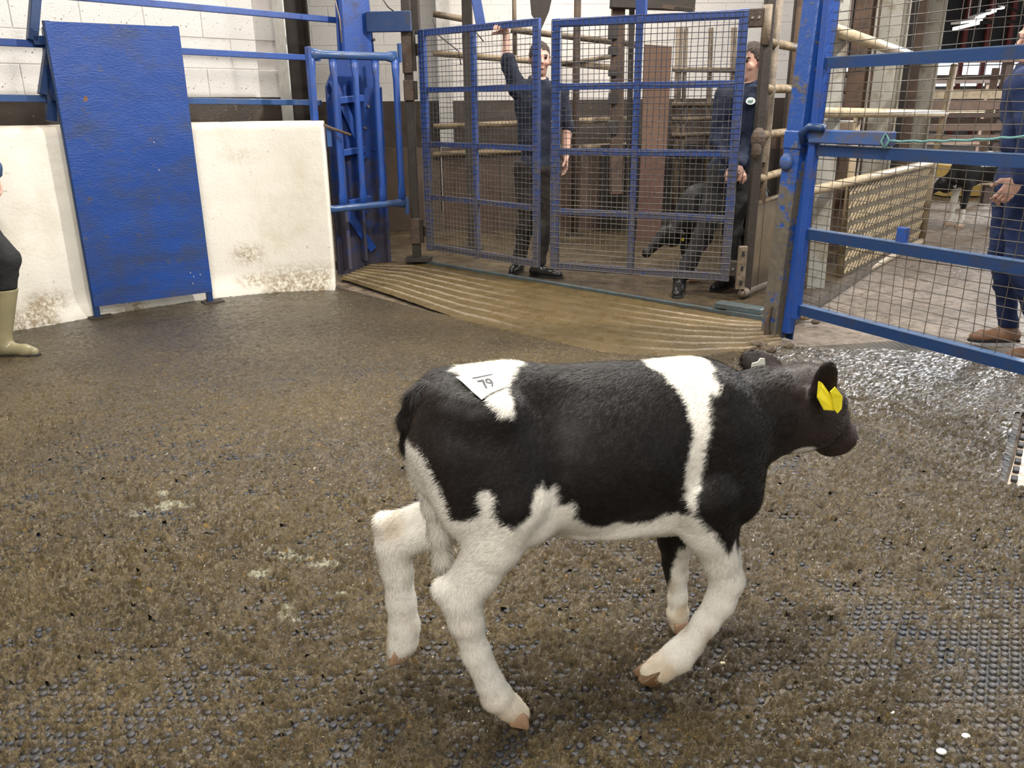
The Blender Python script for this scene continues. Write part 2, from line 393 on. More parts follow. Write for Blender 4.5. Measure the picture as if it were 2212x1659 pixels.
# outer shell of the ring hall behind and beside the camera
mb = MB(); mb.box((0, -2.9, 2.3), (16, .2, 4.6)); mb.obj('wall_front', M['block'], kind='structure')
mb = MB(); mb.box((-7.6, 3, 2.3), (.2, 12, 4.6)); mb.obj('wall_far_left', M['block'], kind='structure')
# roof
s = N('dark_roof_sheet')
wv = s.n('TexWave', wave_type='BANDS', bands_direction='X', i_Vector=s.co, i_Scale=3.2)
M['roof'] = s.out((.055, .05, .048), .6, 0, s.bump(wv.outputs['Fac'], .6, .03))
mb = MB(); mb.add([(-9, -3, 4.6), (9, -3, 4.6), (9, 12, 4.6), (-9, 12, 4.6)], [(0, 3, 2, 1)]); mb.add([(-9, -3, 4.68), (9, -3, 4.68), (9, 12, 4.68), (-9, 12, 4.68)], [(0, 1, 2, 3)])
mb.obj('ceiling', M['roof'], kind='structure')
mb = MB(); mb.add([(2, 12, 4.7), (34, 12, 4.7), (34, 42, 5.6), (2, 42, 5.6)], [(0, 3, 2, 1)]); mb.add([(2, 12, 4.8), (34, 12, 4.8), (34, 42, 5.7), (2, 42, 5.7)], [(0, 1, 2, 3)])
mb.add([(9, 3, 4.7), (34, 3, 4.7), (34, 12, 4.7), (9, 12, 4.7)], [(0, 3, 2, 1)])
mb.obj('shed_ceiling', M['roof'], kind='structure')
# ================================================================== MUCK AND STUDS ON THE RING FLOOR
def inside_poly(x, y, P):
    r = np.zeros(x.shape, bool); n = len(P)
    for i in range(n):
        x1, y1 = P[i][:2]; x2, y2 = P[(i+1) % n][:2]
        if y1 == y2: continue
        c = ((y1 > y) != (y2 > y)) & (x < (x2-x1)*(y-y1)/(y2-y1)+x1); r ^= c
    return r
STUD = .0065
def coverage(x, y):
    """thickness of the muck, metres, before the fine clods"""
    p = np.stack([x, y], -1)
    c = .0090+.0068*(fbm(p*np.array([1.3, 1.9]), 4, 31)-.45)*2
    br = np.clip((x-.5)/.8, 0, 1)*np.clip((2.15-y)/.6, 0, 1)          # thin by the lower right, studs bare
    c = c-.0100*br
    bl = np.clip((-.55-x)/.5, 0, 1)*np.clip((2.0-y)/.6, 0, 1)
    c = c-.0030*bl
    mid = np.exp(-((x-.15)/.6)**2-((y-1.45)/.3)**2); c = c-.0025*mid
    rr = np.clip((x-1.25)/.5, 0, 1)*np.clip((y-2.3)/.6, 0, 1); c = c-.0035*rr       # ribbed mats by the right gate
    wall = np.clip(((y-x*.55)-6.1)/.9, 0, 1)
    wall = np.clip((1.15-((y-5.9)*-1+(x+2.2)*.35))/1.2, 0, 1)*(y > 3.6)
    c = c-.0045*wall
    return np.maximum(c, STUD-.0012-.0085*np.clip(br*1.6, 0, 1)-.003*np.clip(rr+wall, 0, 1))
def clods(x, y):
    p = np.stack([x+.35*y, y-.2*x], -1)
    wv_ = fbm(p*3, 2, 77)[..., None]*.25
    a = fbm((p+wv_)*np.array([24, 36]), 4, 41, .6); b = fbm(p*np.array([75, 95]), 3, 51, .6)
    l = 1-np.abs(fbm((p+wv_)*np.array([5, 13]), 4, 61)*2-1)*3.0
    cr = np.clip(l, 0, 1)**3
    g_ = fbm(p*np.array([46, 60])+7, 2, 57); return (a-.5)*.026+(b-.5)*.030+cr*.005-.006*np.clip(1-np.abs(g_-.5)*16, 0, 1)
sv = np.arange(-.98, .98, .0026); yv = 1.05*np.exp(np.arange(0, math.log(7.1/1.05), .0031))
S_, Yv = np.meshgrid(sv, yv); X_ = S_*Yv
cov = coverage(X_, Yv); Z_ = cov+clods(X_, Yv)*np.clip(.55+cov*90, .35, 1.2)
far = np.clip((Yv-2.3)/2.4, 0, 1); Z_ = cov+(Z_-cov)*(1-.68*far); Z_ = Z_*(1-.35*np.clip((Yv-4.2)/2.2, 0, 1))
# two long scrape ridges and cattle slips
def ridge_line(pts, wdt, hgt):
    global Z_
    for (x0, y0), (x1, y1) in zip(pts[:-1], pts[1:]):
        dx, dy = x1-x0, y1-y0; L2 = dx*dx+dy*dy; t = np.clip(((X_-x0)*dx+(Yv-y0)*dy)/L2, 0, 1)
        d2 = (X_-x0-t*dx)**2+(Yv-y0-t*dy)**2; Z_ = Z_+hgt*np.exp(-d2/wdt**2)*(1 if x0+x1 == 0 else 1)
for pxs in ([(310, 1385), (360, 1375), (430, 1360)], [(430, 1230), (445, 1215), (470, 1235)], [(250, 1500), (320, 1490)], [(780, 1230), (860, 1215), (900, 1200)], [(1400, 1290), (1385, 1280)], [(30, 1640), (70, 1600)], [(1760, 1200), (1850, 1170)]):
    ridge_line([G(*q)[:2] for q in pxs], .010, .006)
ring_ok = inside_poly(X_, Yv, [(-4.75, 0.2), (2.9, .2), (2.9, 2.2), (2.02, 2.5), (1.82, 2.80), (2.29, 3.5), (2.9, 3.62), (2.6, 4.5), (1.75, 4.60), (1.52, 4.65), (1.03, 4.41), (.52, 4.51), (-.32, 5.31), (-1.38, 6.42), (-1.82, 6.24), (-2.25, 6.03), (-2.75, 5.60), (-3.25, 5.13), (-3.75, 4.58), (-4.3, 3.9)])
keep = ring_ok & (Z_ > -.006)
idx = np.arange(X_.size).reshape(X_.shape)
Fq = np.stack([idx[:-1, :-1], idx[:-1, 1:], idx[1:, 1:], idx[1:, :-1]], -1).reshape(-1, 4)
kf = keep.ravel()[Fq].all(1); Fq = Fq[kf]
used = np.unique(Fq); remap = np.full(X_.size, -1); remap[used] = np.arange(len(used))
V = np.stack([X_.ravel()[used], Yv.ravel()[used], Z_.ravel()[used]], 1)
me = npmesh('muck', V, remap[Fq])
p2 = V[:, :2]
tone = fbm(p2*np.array([2.2, 3]), 4, 91)[:, None]; red = fbm(p2*8, 3, 95)[:, None]
cc = np.array([.185, .130, .048])*(.55+.72*tone)*(1-.12*red)+np.array([.045, .032, .016])*np.clip(red-.45, 0, 1)
gr = np.clip((p2[:, :1]-.5)/1.6, 0, 1)*.40
cc = cc*(1-gr)+np.array([.165, .135, .085])*gr
# milky scour marks (pale yellow-white) where the photograph shows them
pale = np.zeros(len(V))
for (px, py, rx, ry) in ((345, 1100, 46, 12), (300, 1115, 22, 8), (395, 1097, 26, 5), (615, 1203, 18, 12), (650, 1208, 38, 6), (590, 1190, 10, 8), (740, 1180, 24, 6), (620, 1330, 14, 16), (640, 1345, 12, 8), (565, 1245, 28, 10), (705, 1225, 40, 7), (350, 1072, 14, 5), (740, 1290, 20, 8)):
    g = G(px, py); sc_ = np.linalg.norm(G(px+rx, py)[:2]-g[:2]); sy_ = np.linalg.norm(G(px, py-ry)[:2]-g[:2])
    pale = np.maximum(pale, np.exp(-((p2[:, 0]-g[0])/sc_)**2-((p2[:, 1]-g[1])/sy_)**2))
pale = np.clip((pale-.25)*2, 0, 1)*np.clip((fbm(p2*55, 3, 99)-.42)*6, 0, 1)
cc = cc*(1-pale[:, None])+np.array([.72, .70, .50])*pale[:, None]
straw = np.clip((vnoise(p2*70, 123)-.93)*30, 0, 1)*(vnoise(p2*4, 8) > .5); cc = cc*(1-straw[:, None])+np.array([.42, .24, .04])*straw[:, None]
ribm = np.clip((p2[:, 1]-.55*np.abs(p2[:, 0])-2.3)/1.2, 0, 1)*np.clip(.2-p2[:, 0]*.7+(p2[:, 1]-4.6)*.5, 0, 1)+np.clip((p2[:, 0]-1.5)/.4, 0, 1)*np.clip((p2[:, 1]-2.2)/.5, 0, 1)*.8
pit = np.clip((.0075-V[:, 2])/.007, 0, 1)[:, None]; cc = cc*(1-.5*pit)  # low spots darkened in the colour, as shade between clods
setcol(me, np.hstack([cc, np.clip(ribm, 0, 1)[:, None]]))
s = N('wet_muck'); a = s.n('Attribute', attribute_name='Col')
wv = s.n('TexWave', wave_type='BANDS', bands_direction='DIAGONAL', i_Vector=s.co, i_Scale=11.0, i_Distortion=.4, i_Detail=1.0)
rib = s.math('MULTIPLY', wv.outputs['Fac'], a.outputs['Alpha'])
c = s.mix(s.ramp(s.noise(85, 5, .72), [(.46, 0.), (.66, .85)]), a.outputs['Color'], (.040, .028, .010))
c = s.mix(s.ramp(s.noise(95, 3, .65, .5), [(.57, 0.), (.66, .75)]), c, (.32, .25, .13))  # pale grit that also paints wet glints into the colour
c = s.mix(s.ramp(s.noise(75, 4, .7, .3), [(.32, .9), (.42, 0.)]), c, (.026, .019, .008))
c = s.mix(s.math('MULTIPLY', rib, .35), c, (.035, .032, .028))
nb = s.bump(s.noise(120, 6, .72, .2), 1.0, .013, s.bump(rib, .6, .006)); nb = s.bump(s.noise(330, 3, .7), 1.0, .008, nb)
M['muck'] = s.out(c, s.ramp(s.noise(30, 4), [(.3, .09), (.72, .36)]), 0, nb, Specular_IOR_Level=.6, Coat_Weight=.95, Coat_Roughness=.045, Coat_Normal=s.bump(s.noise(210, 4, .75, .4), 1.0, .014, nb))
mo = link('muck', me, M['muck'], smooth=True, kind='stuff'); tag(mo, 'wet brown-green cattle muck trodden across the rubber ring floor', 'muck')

# studs moulded in the rubber
px_, py_ = .0275, .0235
gx = np.arange(-2.0, 3.0, px_); gy = np.arange(1.05, 4.4, py_)
A, B = np.meshgrid(gx, gy); A = A+(np.arange(len(gy)) % 2)[:, None]*px_/2
A = A.ravel(); B = B.ravel(); ok = (np.abs(A) < B*.78+.1) & inside_poly(A, B, [(-4, .2), (1.9, .2), (1.9, 2.2), (1.75, 2.7), (1.5, 4.0), (.5, 4.4), (-2.2, 4.4)])
zc = coverage(A, B)+clods(A, B)*np.clip(.55+coverage(A, B)*90, .35, 1.2)
ok &= zc < STUD+.004
A = A[ok]; B = B[ok]; dist = np.hypot(A, B)
def studs(A, B, name, n=8):
    r = .0094; a = np.arange(n)*2*PI/n; cs = np.cos(a); sn = np.sin(a)
    ring = lambda rr, z: np.stack([A[:, None]+cs*rr, B[:, None]+sn*rr, np.full((len(A), n), z)], -1)
    V = np.concatenate([ring(r*1.08, -.001), ring(r*1.0, STUD*.8), ring(r*.82, STUD)], 1).reshape(-1, 3)
    base = (np.arange(len(A))*3*n)[:, None, None]; q = []
    for l in (0, 1):
        for i in range(n): q.append([l*n+i, l*n+(i+1) % n, (l+1)*n+(i+1) % n, (l+1)*n+i])
    t = 2*n
    for i in range(1, n-2, 2): q.append([t, t+i, t+i+1, t+i+2])
    Fq = (np.array(q)[None]+base).reshape(-1, 4)
    return npmesh(name, V, Fq)
s = N('stud_rubber')
c = s.mix(s.ramp(s.noise(3, 6, .65), [(.4, 0.), (.65, .75)]), (.016, .019, .028), (.06, .046, .026))
M['stud'] = s.out(c, .5, 0, s.bump(s.noise(150, 4), .4, .003))
link('studs', studs(A, B, 'studs'), M['stud'], kind='stuff', parent=bpy.data.objects['rubber_floor'])

# dovetail edge of the mat on the right, with a bare concrete patch beside it
quad_slab('concrete_patch', [(2.05, 2.47), (3.4, 2.3), (3.6, 3.9), (2.34, 3.50), (1.84, 2.78)], -.012, -.004, plain('bare_wet_concrete', (.46, .37, .29), .3, 0, .35, 7, .9), parent=None)
tm = root('mat_edge', 'black dovetail teeth along the mat edge at the right of the frame', 'mat edge')
e0 = np.array([1.835, 2.79]); e1 = np.array([2.315, 3.51]); dd = (e1-e0); L = np.linalg.norm(dd); dd /= L; nn = np.array([dd[1], -dd[0]])
for i in range(9):
    p = e0+dd*(L*(i+.5)/9)+nn*.028
    mb = MB(); mb.box((p[0], p[1], .004), (.045, .022, .014), Matrix.Rotation(math.atan2(dd[1], dd[0]), 3, 'Z'))
    mb.obj('tooth', M['black'], tm, bevel=.003)
# pale pebbles and chips trodden in at the lower right
for i, (px, py, r) in enumerate(((2032, 1632, .009), (1693, 1470, .006), (2085, 1598, .008), (1560, 1440, .006), (1925, 1546, .006))):
    g = G(px, py); mb = MB(); mb.ball((0, 0, 0), (r*1.3, r, r*.6), 8, 6)
    o = mb.obj('pebble', plain('pale_chip', ((.75, .72, .66), (.7, .62, .4))[i % 2], .4), loc=(g[0], g[1], STUD+.004), smooth=True)
    tag(o, ['small white chip on the bare studs in the bottom right corner', 'cream ring-shaped chip right of the lifted front hoof', 'pale chip lying among studs near the right edge', 'ochre chip beside the near front hoof', 'yellowish chip on the muck low at the right'][i], 'chip')
# ================================================================== STEELWORK
def gatebuild(name, label, a, b, z0, z1, cols, rows, bw, mats, pitch, wr, side=1, wz=None, matw=None, group=None, colw=None):
    """a,b ground points; members are separate parts; the weld mesh is one part"""
    a = np.array(a, float); b = np.array(b, float); L = np.linalg.norm(b-a); d = (b-a)/L; ang = math.atan2(d[1], d[0])
    r = root(name, label, 'gate', (a[0], a[1], 0), ang, group)
    for i, (x, w_) in enumerate(cols):
        mb = MB(); mb.box((x, 0, (z0+z1)/2), (w_, bw*.75, z1-z0)); mb.obj('upright', mats[0], r, bevel=.004)
    for z, w_ in rows:
        xs = [c[0] for c in cols]
        for x0, x1 in zip(xs[:-1], xs[1:]):
            mb = MB(); mb.box(((x0+x1)/2, .002, z), (x1-x0-.02, bw*.6, w_)); mb.obj('rail', mats[1], r, bevel=.003)
    mb = MB(); y = -bw*.42*side; wz = wz or (z0+.01, z1-.01); n = int(L/pitch[0]); m = int((wz[1]-wz[0])/pitch[1])
    for i in range(n+1):
        x = L*i/n; k = 7; pts = []
        for j in range(k+1):
            z = wz[0]+(wz[1]-wz[0])*j/k; pts.append((x+.004*math.sin(i*1.7+z*4)*min(i, n-i, 1), y+.003*math.sin(i*.9+z*6), z))
        mb.tube(pts, wr, 4, False)
    for j in range(m+1):
        z = wz[0]+(wz[1]-wz[0])*j/m; k = 7; pts = []
        for i in range(k+1): x = L*i/k; pts.append((x, y-wr*side+.003*math.sin(j*.9+x*6), z+.004*math.sin(j*2.1+x*5)))
        mb.tube(pts, wr, 4, False)
    w_ = mb.obj('wire_mesh', matw or M['wire'], r, kind='stuff')
    return r
# left leaf of the weighbridge gates
g1a = (-.72, 7.15); g1b = (.217, 6.26); L1 = math.hypot(.937, .89)
s = N('blue_gate_graded')      # paint with muck splashed on its lower half: heavier towards the ground, patchy
def graded(name, col, dirt, z0, z1, sc=14):
    s = N(name); sx = s.n('SeparateXYZ', i_Vector=s.co)
    k = s.math('DIVIDE', s.math('SUBTRACT', z1, sx.outputs[2]), z1-z0, True)
    d = s.math('ADD', s.math('MULTIPLY', k, .42), s.noise(sc, 8, .7)); d = s.ramp(d, [(.66, 0.), (.86, 1.)])
    c = s.mix(s.math('MULTIPLY', d, .8), s.mix(s.noise(4, 3), tuple(x*.8 for x in col), col), dirt)
    return s.out(c, s.math('ADD', s.math('MULTIPLY', d, .2), .38), 0, s.bump(d, .4, .003, s.bump(s.noise(70, 5), .3, .004)))
M['gateblue'] = graded('gate_blue_paint_splashed', (.019, .058, .245), (.085, .072, .055), .1, 2.1, 22)
M['colblue'] = graded('column_paint_splashed', (.012, .050, .235), (.060, .046, .030), .0, 1.9, 9)
M['wiregate'] = graded('gate_wire_splashed', (.055, .055, .07), (.17, .15, .12), .1, 1.9, 30)
r = gatebuild('mesh_gate', 'left blue wire-mesh gate leaf held by the man with a raised arm', g1a, g1b, .165, 1.925,
    [(.035, .07), (.62, .045), (L1-.03, .06)], [(.20, .05), (.62, .04), (1.05, .04), (1.47, .04), (1.90, .05)], .045, (M['gateblue'], M['gateblue']), (.040, .0385), .0022, 1, matw=M['wiregate'])
for z in (.33, 1.78):
    mb = MB(); mb.box((-.04, .0, z), (.09, .05, .09)); mb.obj('hinge', M['rust_dark'], r, bevel=.006)
# right leaf, a little ajar
g2a = (.304, 6.222); g2b = (1.525, 5.695); L2 = math.hypot(g2b[0]-g2a[0], g2b[1]-g2a[1])
r = gatebuild('mesh_gate', 'right wire-mesh gate leaf ajar in front of the man in navy', g2a, g2b, .165, 1.915,
    [(.03, .06), (.62, .045), (L2-.03, .06)], [(.195, .055), (.60, .045), (1.03, .045), (1.47, .045), (1.885, .055)], .045, (M['gateblue'], M['gateblue']), (.0385, .0385), .0023, 1, matw=M['wiregate'])
mb = MB(); mb.box((.62, .03, 2.2), (.07, .05, .62)); mb.obj('lifting_bar', M['gateblue'], r, bevel=.004)
for z in (.26, 1.86):
    mb = MB(); mb.box((L2+.045, .01, z), (.10, .05, .11)); mb.obj('hinge_plate', M['rust'] if z > 1 else M['rust_dark'], r, bevel=.006)
    for k in (-1, 1):
        mb = MB(); mb.tube([(L2+.045+.02*k, -.03, z), (L2+.045+.02*k, -.005, z)], .009, 6); mb.obj('bolt', M['screw'], r)

# hinge post of the left leaf
hp = root('hinge_post', 'dark grimy hinge post at the left edge of the left mesh gate', 'post', (-.82, 7.18, .05))
mb = MB(); mb.box((0, .0, 1.25), (.07, .07, 2.5)); mb.obj('post', M['rust_dark'], hp, bevel=.005)
for z, h in ((.28, .22), (1.42, .16), (1.72, .34)):
    mb = MB(); mb.box((-.0, -.045, z), (.085, .03, h)); mb.obj('hinge_block', M['rust'], hp, bevel=.006)
    mb = MB(); mb.tube([(.055, -.05, z-h*.45), (.055, -.05, z+h*.45)], .017, 8); mb.obj('hinge_pin', M['rust_dark'], hp)
mb = MB(); mb.box((.02, -.03, .04), (.22, .16, .03)); mb.obj('foot_plate', M['rust_dark'], hp)

# big blue column by the ring wall end
bc = root('steel_column', 'tall blue tapered steel column behind the narrow tube gate', 'column', (0, 0, 0))
c0 = np.array((-1.46, 6.90)); c1 = np.array((-1.06, 7.27)); cd_ = (c1-c0)/np.linalg.norm(c1-c0); cn = np.array([cd_[1], -cd_[0]])
def colpt(t, off, z): q = c0+(c1-c0)*t+cn*off; return (q[0], q[1], z)
mb = MB(); mb.prism([colpt(.02, 0, .0), colpt(1, 0, .0), colpt(.96, 0, 1.2), colpt(.82, 0, 2.6), colpt(.80, 0, 4.5), colpt(.32, 0, 4.5), colpt(.32, 0, 2.2), colpt(.30, 0, 1.75), colpt(.05, 0, 1.5)], (0, 0, 0), tuple(-cn*.03)+(0,))
mb.obj('front_plate', M['colblue'], bc)
mb = MB(); mb.prism([colpt(.33, .002, 1.75), colpt(.80, .002, 1.75), colpt(.79, .002, 4.4), colpt(.33, .002, 4.4)], (0, 0, 0), tuple(cn*.05)+(0,)); mb.obj('flange', M['blue_col'], bc, bevel=.004)
for t0, t1, z0, z1, o_ in ((.10, .16, .05, 1.45, .09), (.42, .47, .10, 1.55, .08), (.88, .93, .0, 1.5, .06)):
    mb = MB(); mb.prism([colpt(t0, 0, z0), colpt(t1, 0, z0), colpt(t1, 0, z1), colpt(t0, 0, z1)], (0, 0, 0), tuple(cn*o_)+(0,)); mb.obj('stiffener', M['colblue'], bc, bevel=.003)
for t0, z0 in ((.15, 1.42), (.12, 1.02), (.18, .62)):
    mb = MB(); mb.prism([colpt(t0, .0, z0), colpt(t0+.42, .0, z0+.02), colpt(t0+.42, .0, z0-.03), colpt(t0, .0, z0-.05)], (0, 0, 0), tuple(cn*.09)+(0,)); mb.obj('cleat', M['blue_col'], bc, bevel=.003)
for (ta, za, tb, zb) in ((.10, 1.55, .60, .95), (.15, .55, .62, .18)):
    mb = MB(); mb.bar(colpt(ta, .04, za), colpt(tb, .04, zb), .07, .012, (0, 0, 1)); mb.obj('brace', M['blue_col'], bc)
for k in range(9):
    t_, z_ = random.uniform(.5, .9), .5+k*.17
    q = Vector(colpt(t_, .0, z_)); mb = MB(); mb.tube([q, q+Vector((cn[0], cn[1], 0))*.022], .012, 6); mb.obj('bolt', M['screw'] if k % 3 else M['blue_col'], bc)
# channel arm from the column to the hinge post
mb = MB(); mb.box((0, 0, 0), (.36, .05, .15)); o = mb.obj('channel_arm', M['blue_dark'], bc, bevel=.004)
qa = onwall(790, 47, (-1.0, 7.1), (0, 7.0)); qb = onwall(890, 47, (-1.0, 7.1), (0, 7.0)); o.location = tuple((qa+qb)/2); o.rotation_euler = (0, 0, math.atan2((qb-qa)[1], (qb-qa)[0]))
# dark stanchion left of it
ds = root('stanchion', 'dark grey steel stanchion between block wall and blue column', 'column', (-1.78, 7.34, 0), PI/4)
mb = MB(); mb.box((-.11, 0, 2.3), (.012, .16, 4.6)); mb.obj('flange', M['galv'], ds)
mb = MB(); mb.box((.11, 0, 2.3), (.012, .16, 4.6)); mb.obj('flange', M['rust_dark'], ds)
mb = MB(); mb.box((0, .0, 2.3), (.22, .012, 4.6)); mb.obj('web', M['rust_dark'], ds)

# narrow tube gate
tg = root('tube_gate', 'narrow blue gate of flattened tubes hung before the blue column', 'gate')
ta = np.array([-1.475, 6.47]); tb = np.array([-.87, 6.98]); Lt = np.linalg.norm(tb-ta); td = (tb-ta)/Lt; tg.location = (ta[0], ta[1], 0); tg.rotation_euler = (0, 0, math.atan2(td[1], td[0]))
zt = onwall(700, 118, ta, tb)[2]; zb = onwall(735, 450, ta, tb)[2]
def flat_tube(a, b, r, fl=.09, nm='bar', ax='z'):
    a = Vector(a); b = Vector(b); mb = MB(); pts = [a, a.lerp(b, fl), a.lerp(b, fl*1.9), b.lerp(a, fl*1.9), b.lerp(a, fl), b]; n = 8
    t = (b-a).normalized(); wdir = Vector((1, 0, 0)) if abs(t.z) > .5 else Vector((0, 0, 1)); dd = t.cross(wdir).normalized()
    v = []; f = []
    for i, p in enumerate(pts):
        fw_, fd_ = ((1.45, .35), (1.4, .4), (1, 1), (1, 1), (1.4, .4), (1.45, .35))[i]
        for k in range(n): an = 2*PI*k/n; v.append(p+wdir*math.cos(an)*r*fw_+dd*math.sin(an)*r*fd_)
    for i in range(5):
        for k in range(n): f.append((i*n+k, i*n+(k+1) % n, (i+1)*n+(k+1) % n, (i+1)*n+k))
    f.append(tuple(range(n))[::-1]); f.append(tuple(5*n+k for k in range(n))); mb.add(v, f)
    return mb.obj(nm, M['blue_bar'] if ax == 'x' else M['blue'], tg, smooth=True)
flat_tube((.01, 0, zt), (Lt-.02, 0, zt), .030, .07, 'top_rail', 'x'); flat_tube((.02, 0, zb), (Lt, 0, zb), .028, .07, 'bottom_rail', 'x')
for i in range(5):
    x = .025+(Lt-.06)*i/4; flat_tube((x, 0, zb), (x, 0, zt), .024 if 0 < i < 4 else .026, .08, 'bar')
mb = MB(); mb.box((.005, -.01, (zt+zb)/2), (.028, .05, zt-zb+.1)); mb.obj('slam_plate', M['blue'], tg, bevel=.003)
mb = MB(); mb.tube([(.0, -.06, .66*zt+.34*zb-.09), (.12, -.08, .66*zt+.34*zb-.14), (.26, -.10, .66*zt+.34*zb-.19)], .011, 8); mb.obj('latch_bar', M['rust'], tg, smooth=True)
mb = MB(); mb.box((.10, -.05, .66*zt+.34*zb-.2), (.035, .015, .14)); mb.obj('latch_tongue', M['blue_bar'], tg)
for z in (zt+.03, zb-.03):
    mb = MB(); mb.tube([(Lt+.01, 0, z-.07), (Lt+.01, 0, z+.07)], .018, 8); mb.obj('hinge_eye', M['blue_bar'], tg)

# guard rails over the ring wall
gr = root('guard_rail', 'three blue steel rails and bent posts above the white ring wall', 'railing')
ra = np.array((-4.6, 4.5)); rb = np.array((-1.50, 7.0-.0)); rdir = (rb-ra)/np.linalg.norm(rb-ra)
A_ = (-2.8, 5.7); B_ = (-1.8, 6.7)
def rp(px, py): return onwall(px, py, A_, B_)
for (p, q, mt) in (((0, 212), (692, 222), M['blue_bar']), ((0, 91), (690, 126), M['blue']), ((150, -8), (752, 46), M['blue'])):
    a = rp(*p); b = rp(*q); d = (b-a); a2 = a-d/np.linalg.norm(d)*(1.2 if p[0] == 0 else .9)
    mb = MB(); mb.bar(a2, b, .042, .045); mb.obj('rail', mt, gr, bevel=.003)
for pts, nm in (([(78, -60), (66, 88)], 'post'), ([(66, 88), (98, 88)], 'post'), ([(104, 105), (90, 205)], 'post'), ([(100, 60), (108, 262)], 'post')):
    a = rp(*pts[0]); b = rp(*pts[1]); mb = MB(); mb.bar(a+np.array([.02, -.02, 0]), b+np.array([.02, -.02, 0]), .055, .06, (1, 1, 0)); mb.obj(nm, M['blue_dark'], gr, bevel=.003)

# refuge board
A_b = G(205, 690); B_b = G(462, 655); Lb = np.linalg.norm((B_b-A_b)[:2]); db = (B_b-A_b)[:2]/Lb
rbd = root('refuge_board', 'tall blue sheet-steel refuge board standing off the white wall', 'board', (A_b[0], A_b[1], 0), math.atan2(db[1], db[0]))
s = N('refuge_board_paint'); 
c = s.mix(s.noise(2.0, 3), (.006, .045, .225), (.010, .060, .29))
sx = s.n('SeparateXYZ', i_Vector=s.co); k = s.math('MULTIPLY', s.math('SUBTRACT', 1.5, sx.outputs[2]), .09)
d = s.ramp(s.math('ADD', s.noise(3.2, 6, .62, 0, None, (1, 1, 2.2)), k), [(.50, 0.), (.78, 1.)]); c = s.mix(s.math('MULTIPLY', d, .72), c, (.038, .048, .066))
e = s.ramp(s.noise(16, 5, .65), [(.60, 0.), (.68, 1.)]); c = s.mix(s.math('MULTIPLY', e, .6), c, (.07, .065, .06))
e = s.ramp(s.noise(9, 2, .5), [(.76, 0.), (.78, 1.)]); c = s.mix(e, c, (.16, .07, .03))
M['board'] = s.out(c, .36, 0, s.bump(s.noise(42, 5, .6, 0, None, (1, 1, 2.4)), .32, .012, s.bump(s.noise(2.3, 3), .5, .03)))
mb = MB(); mb.box((Lb/2+.005, .0, .97), (Lb-.01, .006, 1.77)); mb.obj('panel', M['board'], rbd)
for x, in ((.02,), (Lb-.02,)):
    mb = MB(); mb.box((x, .022, .93), (.04, .04, 1.86)); mb.obj('leg', M['blue_dark'], rbd, bevel=.003)
    mb = MB(); mb.box((x+.02, .02, .008), (.15, .09, .014)); mb.obj('foot_plate', M['rust_dark'], rbd, bevel=.003)
for z in (.115, 1.83):
    mb = MB(); mb.box((Lb/2, .024, z), (Lb-.08, .035, .035)); mb.obj('cross_rail', M['blue_dark'], rbd)
mb = MB(); mb.bar((.02, .04, 1.42), (-.03, .34, 1.42), .04, .04); mb.obj('stay', M['blue_dark'], rbd)
mb = MB(); mb.bar((Lb-.02, .04, 1.42), (Lb-.02, .42, 1.42), .04, .04); mb.obj('stay', M['blue_dark'], rbd)
for px, py in ((332, 307), (343, 367), (411, 589), (418, 597), (432, 593), (416, 612)):
    q = onwall(px, py, A_b, B_b); x = (q[:2]-A_b[:2])@db; mb = MB(); mb.box((x, -.0045, q[2]), (.006, .003, .009)); mb.obj('scratch', M['galv'], rbd)
# row of blobs of packed muck under the board
# ---- blue gate post on the right
gp = root('gate_post', 'scuffed blue square steel post carrying the right-hand mesh gate', 'post', (1.605, 4.83, 0), math.atan2(-.875, .484))
gp.matrix_world = Matrix.Translation((1.605, 4.83, 0)) @ Matrix.Rotation(math.radians(2.0), 4, 'Y') @ Matrix.Rotation(math.atan2(-.875, .484), 4, 'Z')
s = N('scuffed_blue_post'); sx = s.n('SeparateXYZ', i_Vector=s.co)
lo = s.math('MULTIPLY', s.math('SUBTRACT', 1.15, sx.outputs[2]), 3.0, True)
d = s.ramp(s.math('ADD', s.noise(11, 8, .68), s.math('MULTIPLY', lo, .17)), [(.56, 0.), (.63, 1.)])
c = s.mix(d, s.mix(s.noise(3, 3), (.012, .055, .24), (.018, .076, .31)), s.mix(s.noise(30, 3), (.055, .05, .042), (.15, .125, .09)))
M['post'] = s.out(c, s.math('ADD', s.math('MULTIPLY', d, .3), .33), 0, s.bump(d, .6, .004, s.bump(s.noise(26, 6), .4, .01)))
mb = MB(); mb.box((-.02, 0, 1.5), (.115, .115, 3.0)); mb.obj('shaft', M['post'], gp, bevel=.008)
mb = MB(); mb.box((-.02, 0, 1.15), (.13, .13, .11)); mb.obj('collar', M['post'], gp, bevel=.012)
mb = MB(); mb.ball((-.035, -.062, 1.03), (.045, .03, .05)); mb.obj('weld_lump', M['blue_mud'], gp, smooth=True)
mb = MB(); mb.box((.06, .05, 1.5), (.05, .01, 3.0)); mb.obj('back_flange', M['blue_dark'], gp)
mb = MB(); mb.box((.075, .01, 1.42), (.05, .05, 2.75)); mb.obj('hanging_stile', M['blue_col'], gp, bevel=.004)
mb = MB(); mb.tube([(.0, -.075, .02), (-.01, -.08, .10), (.0, -.07, .20)], [.02, .017, .008], 7); mb.obj('broken_bracket', M['rust'], gp)
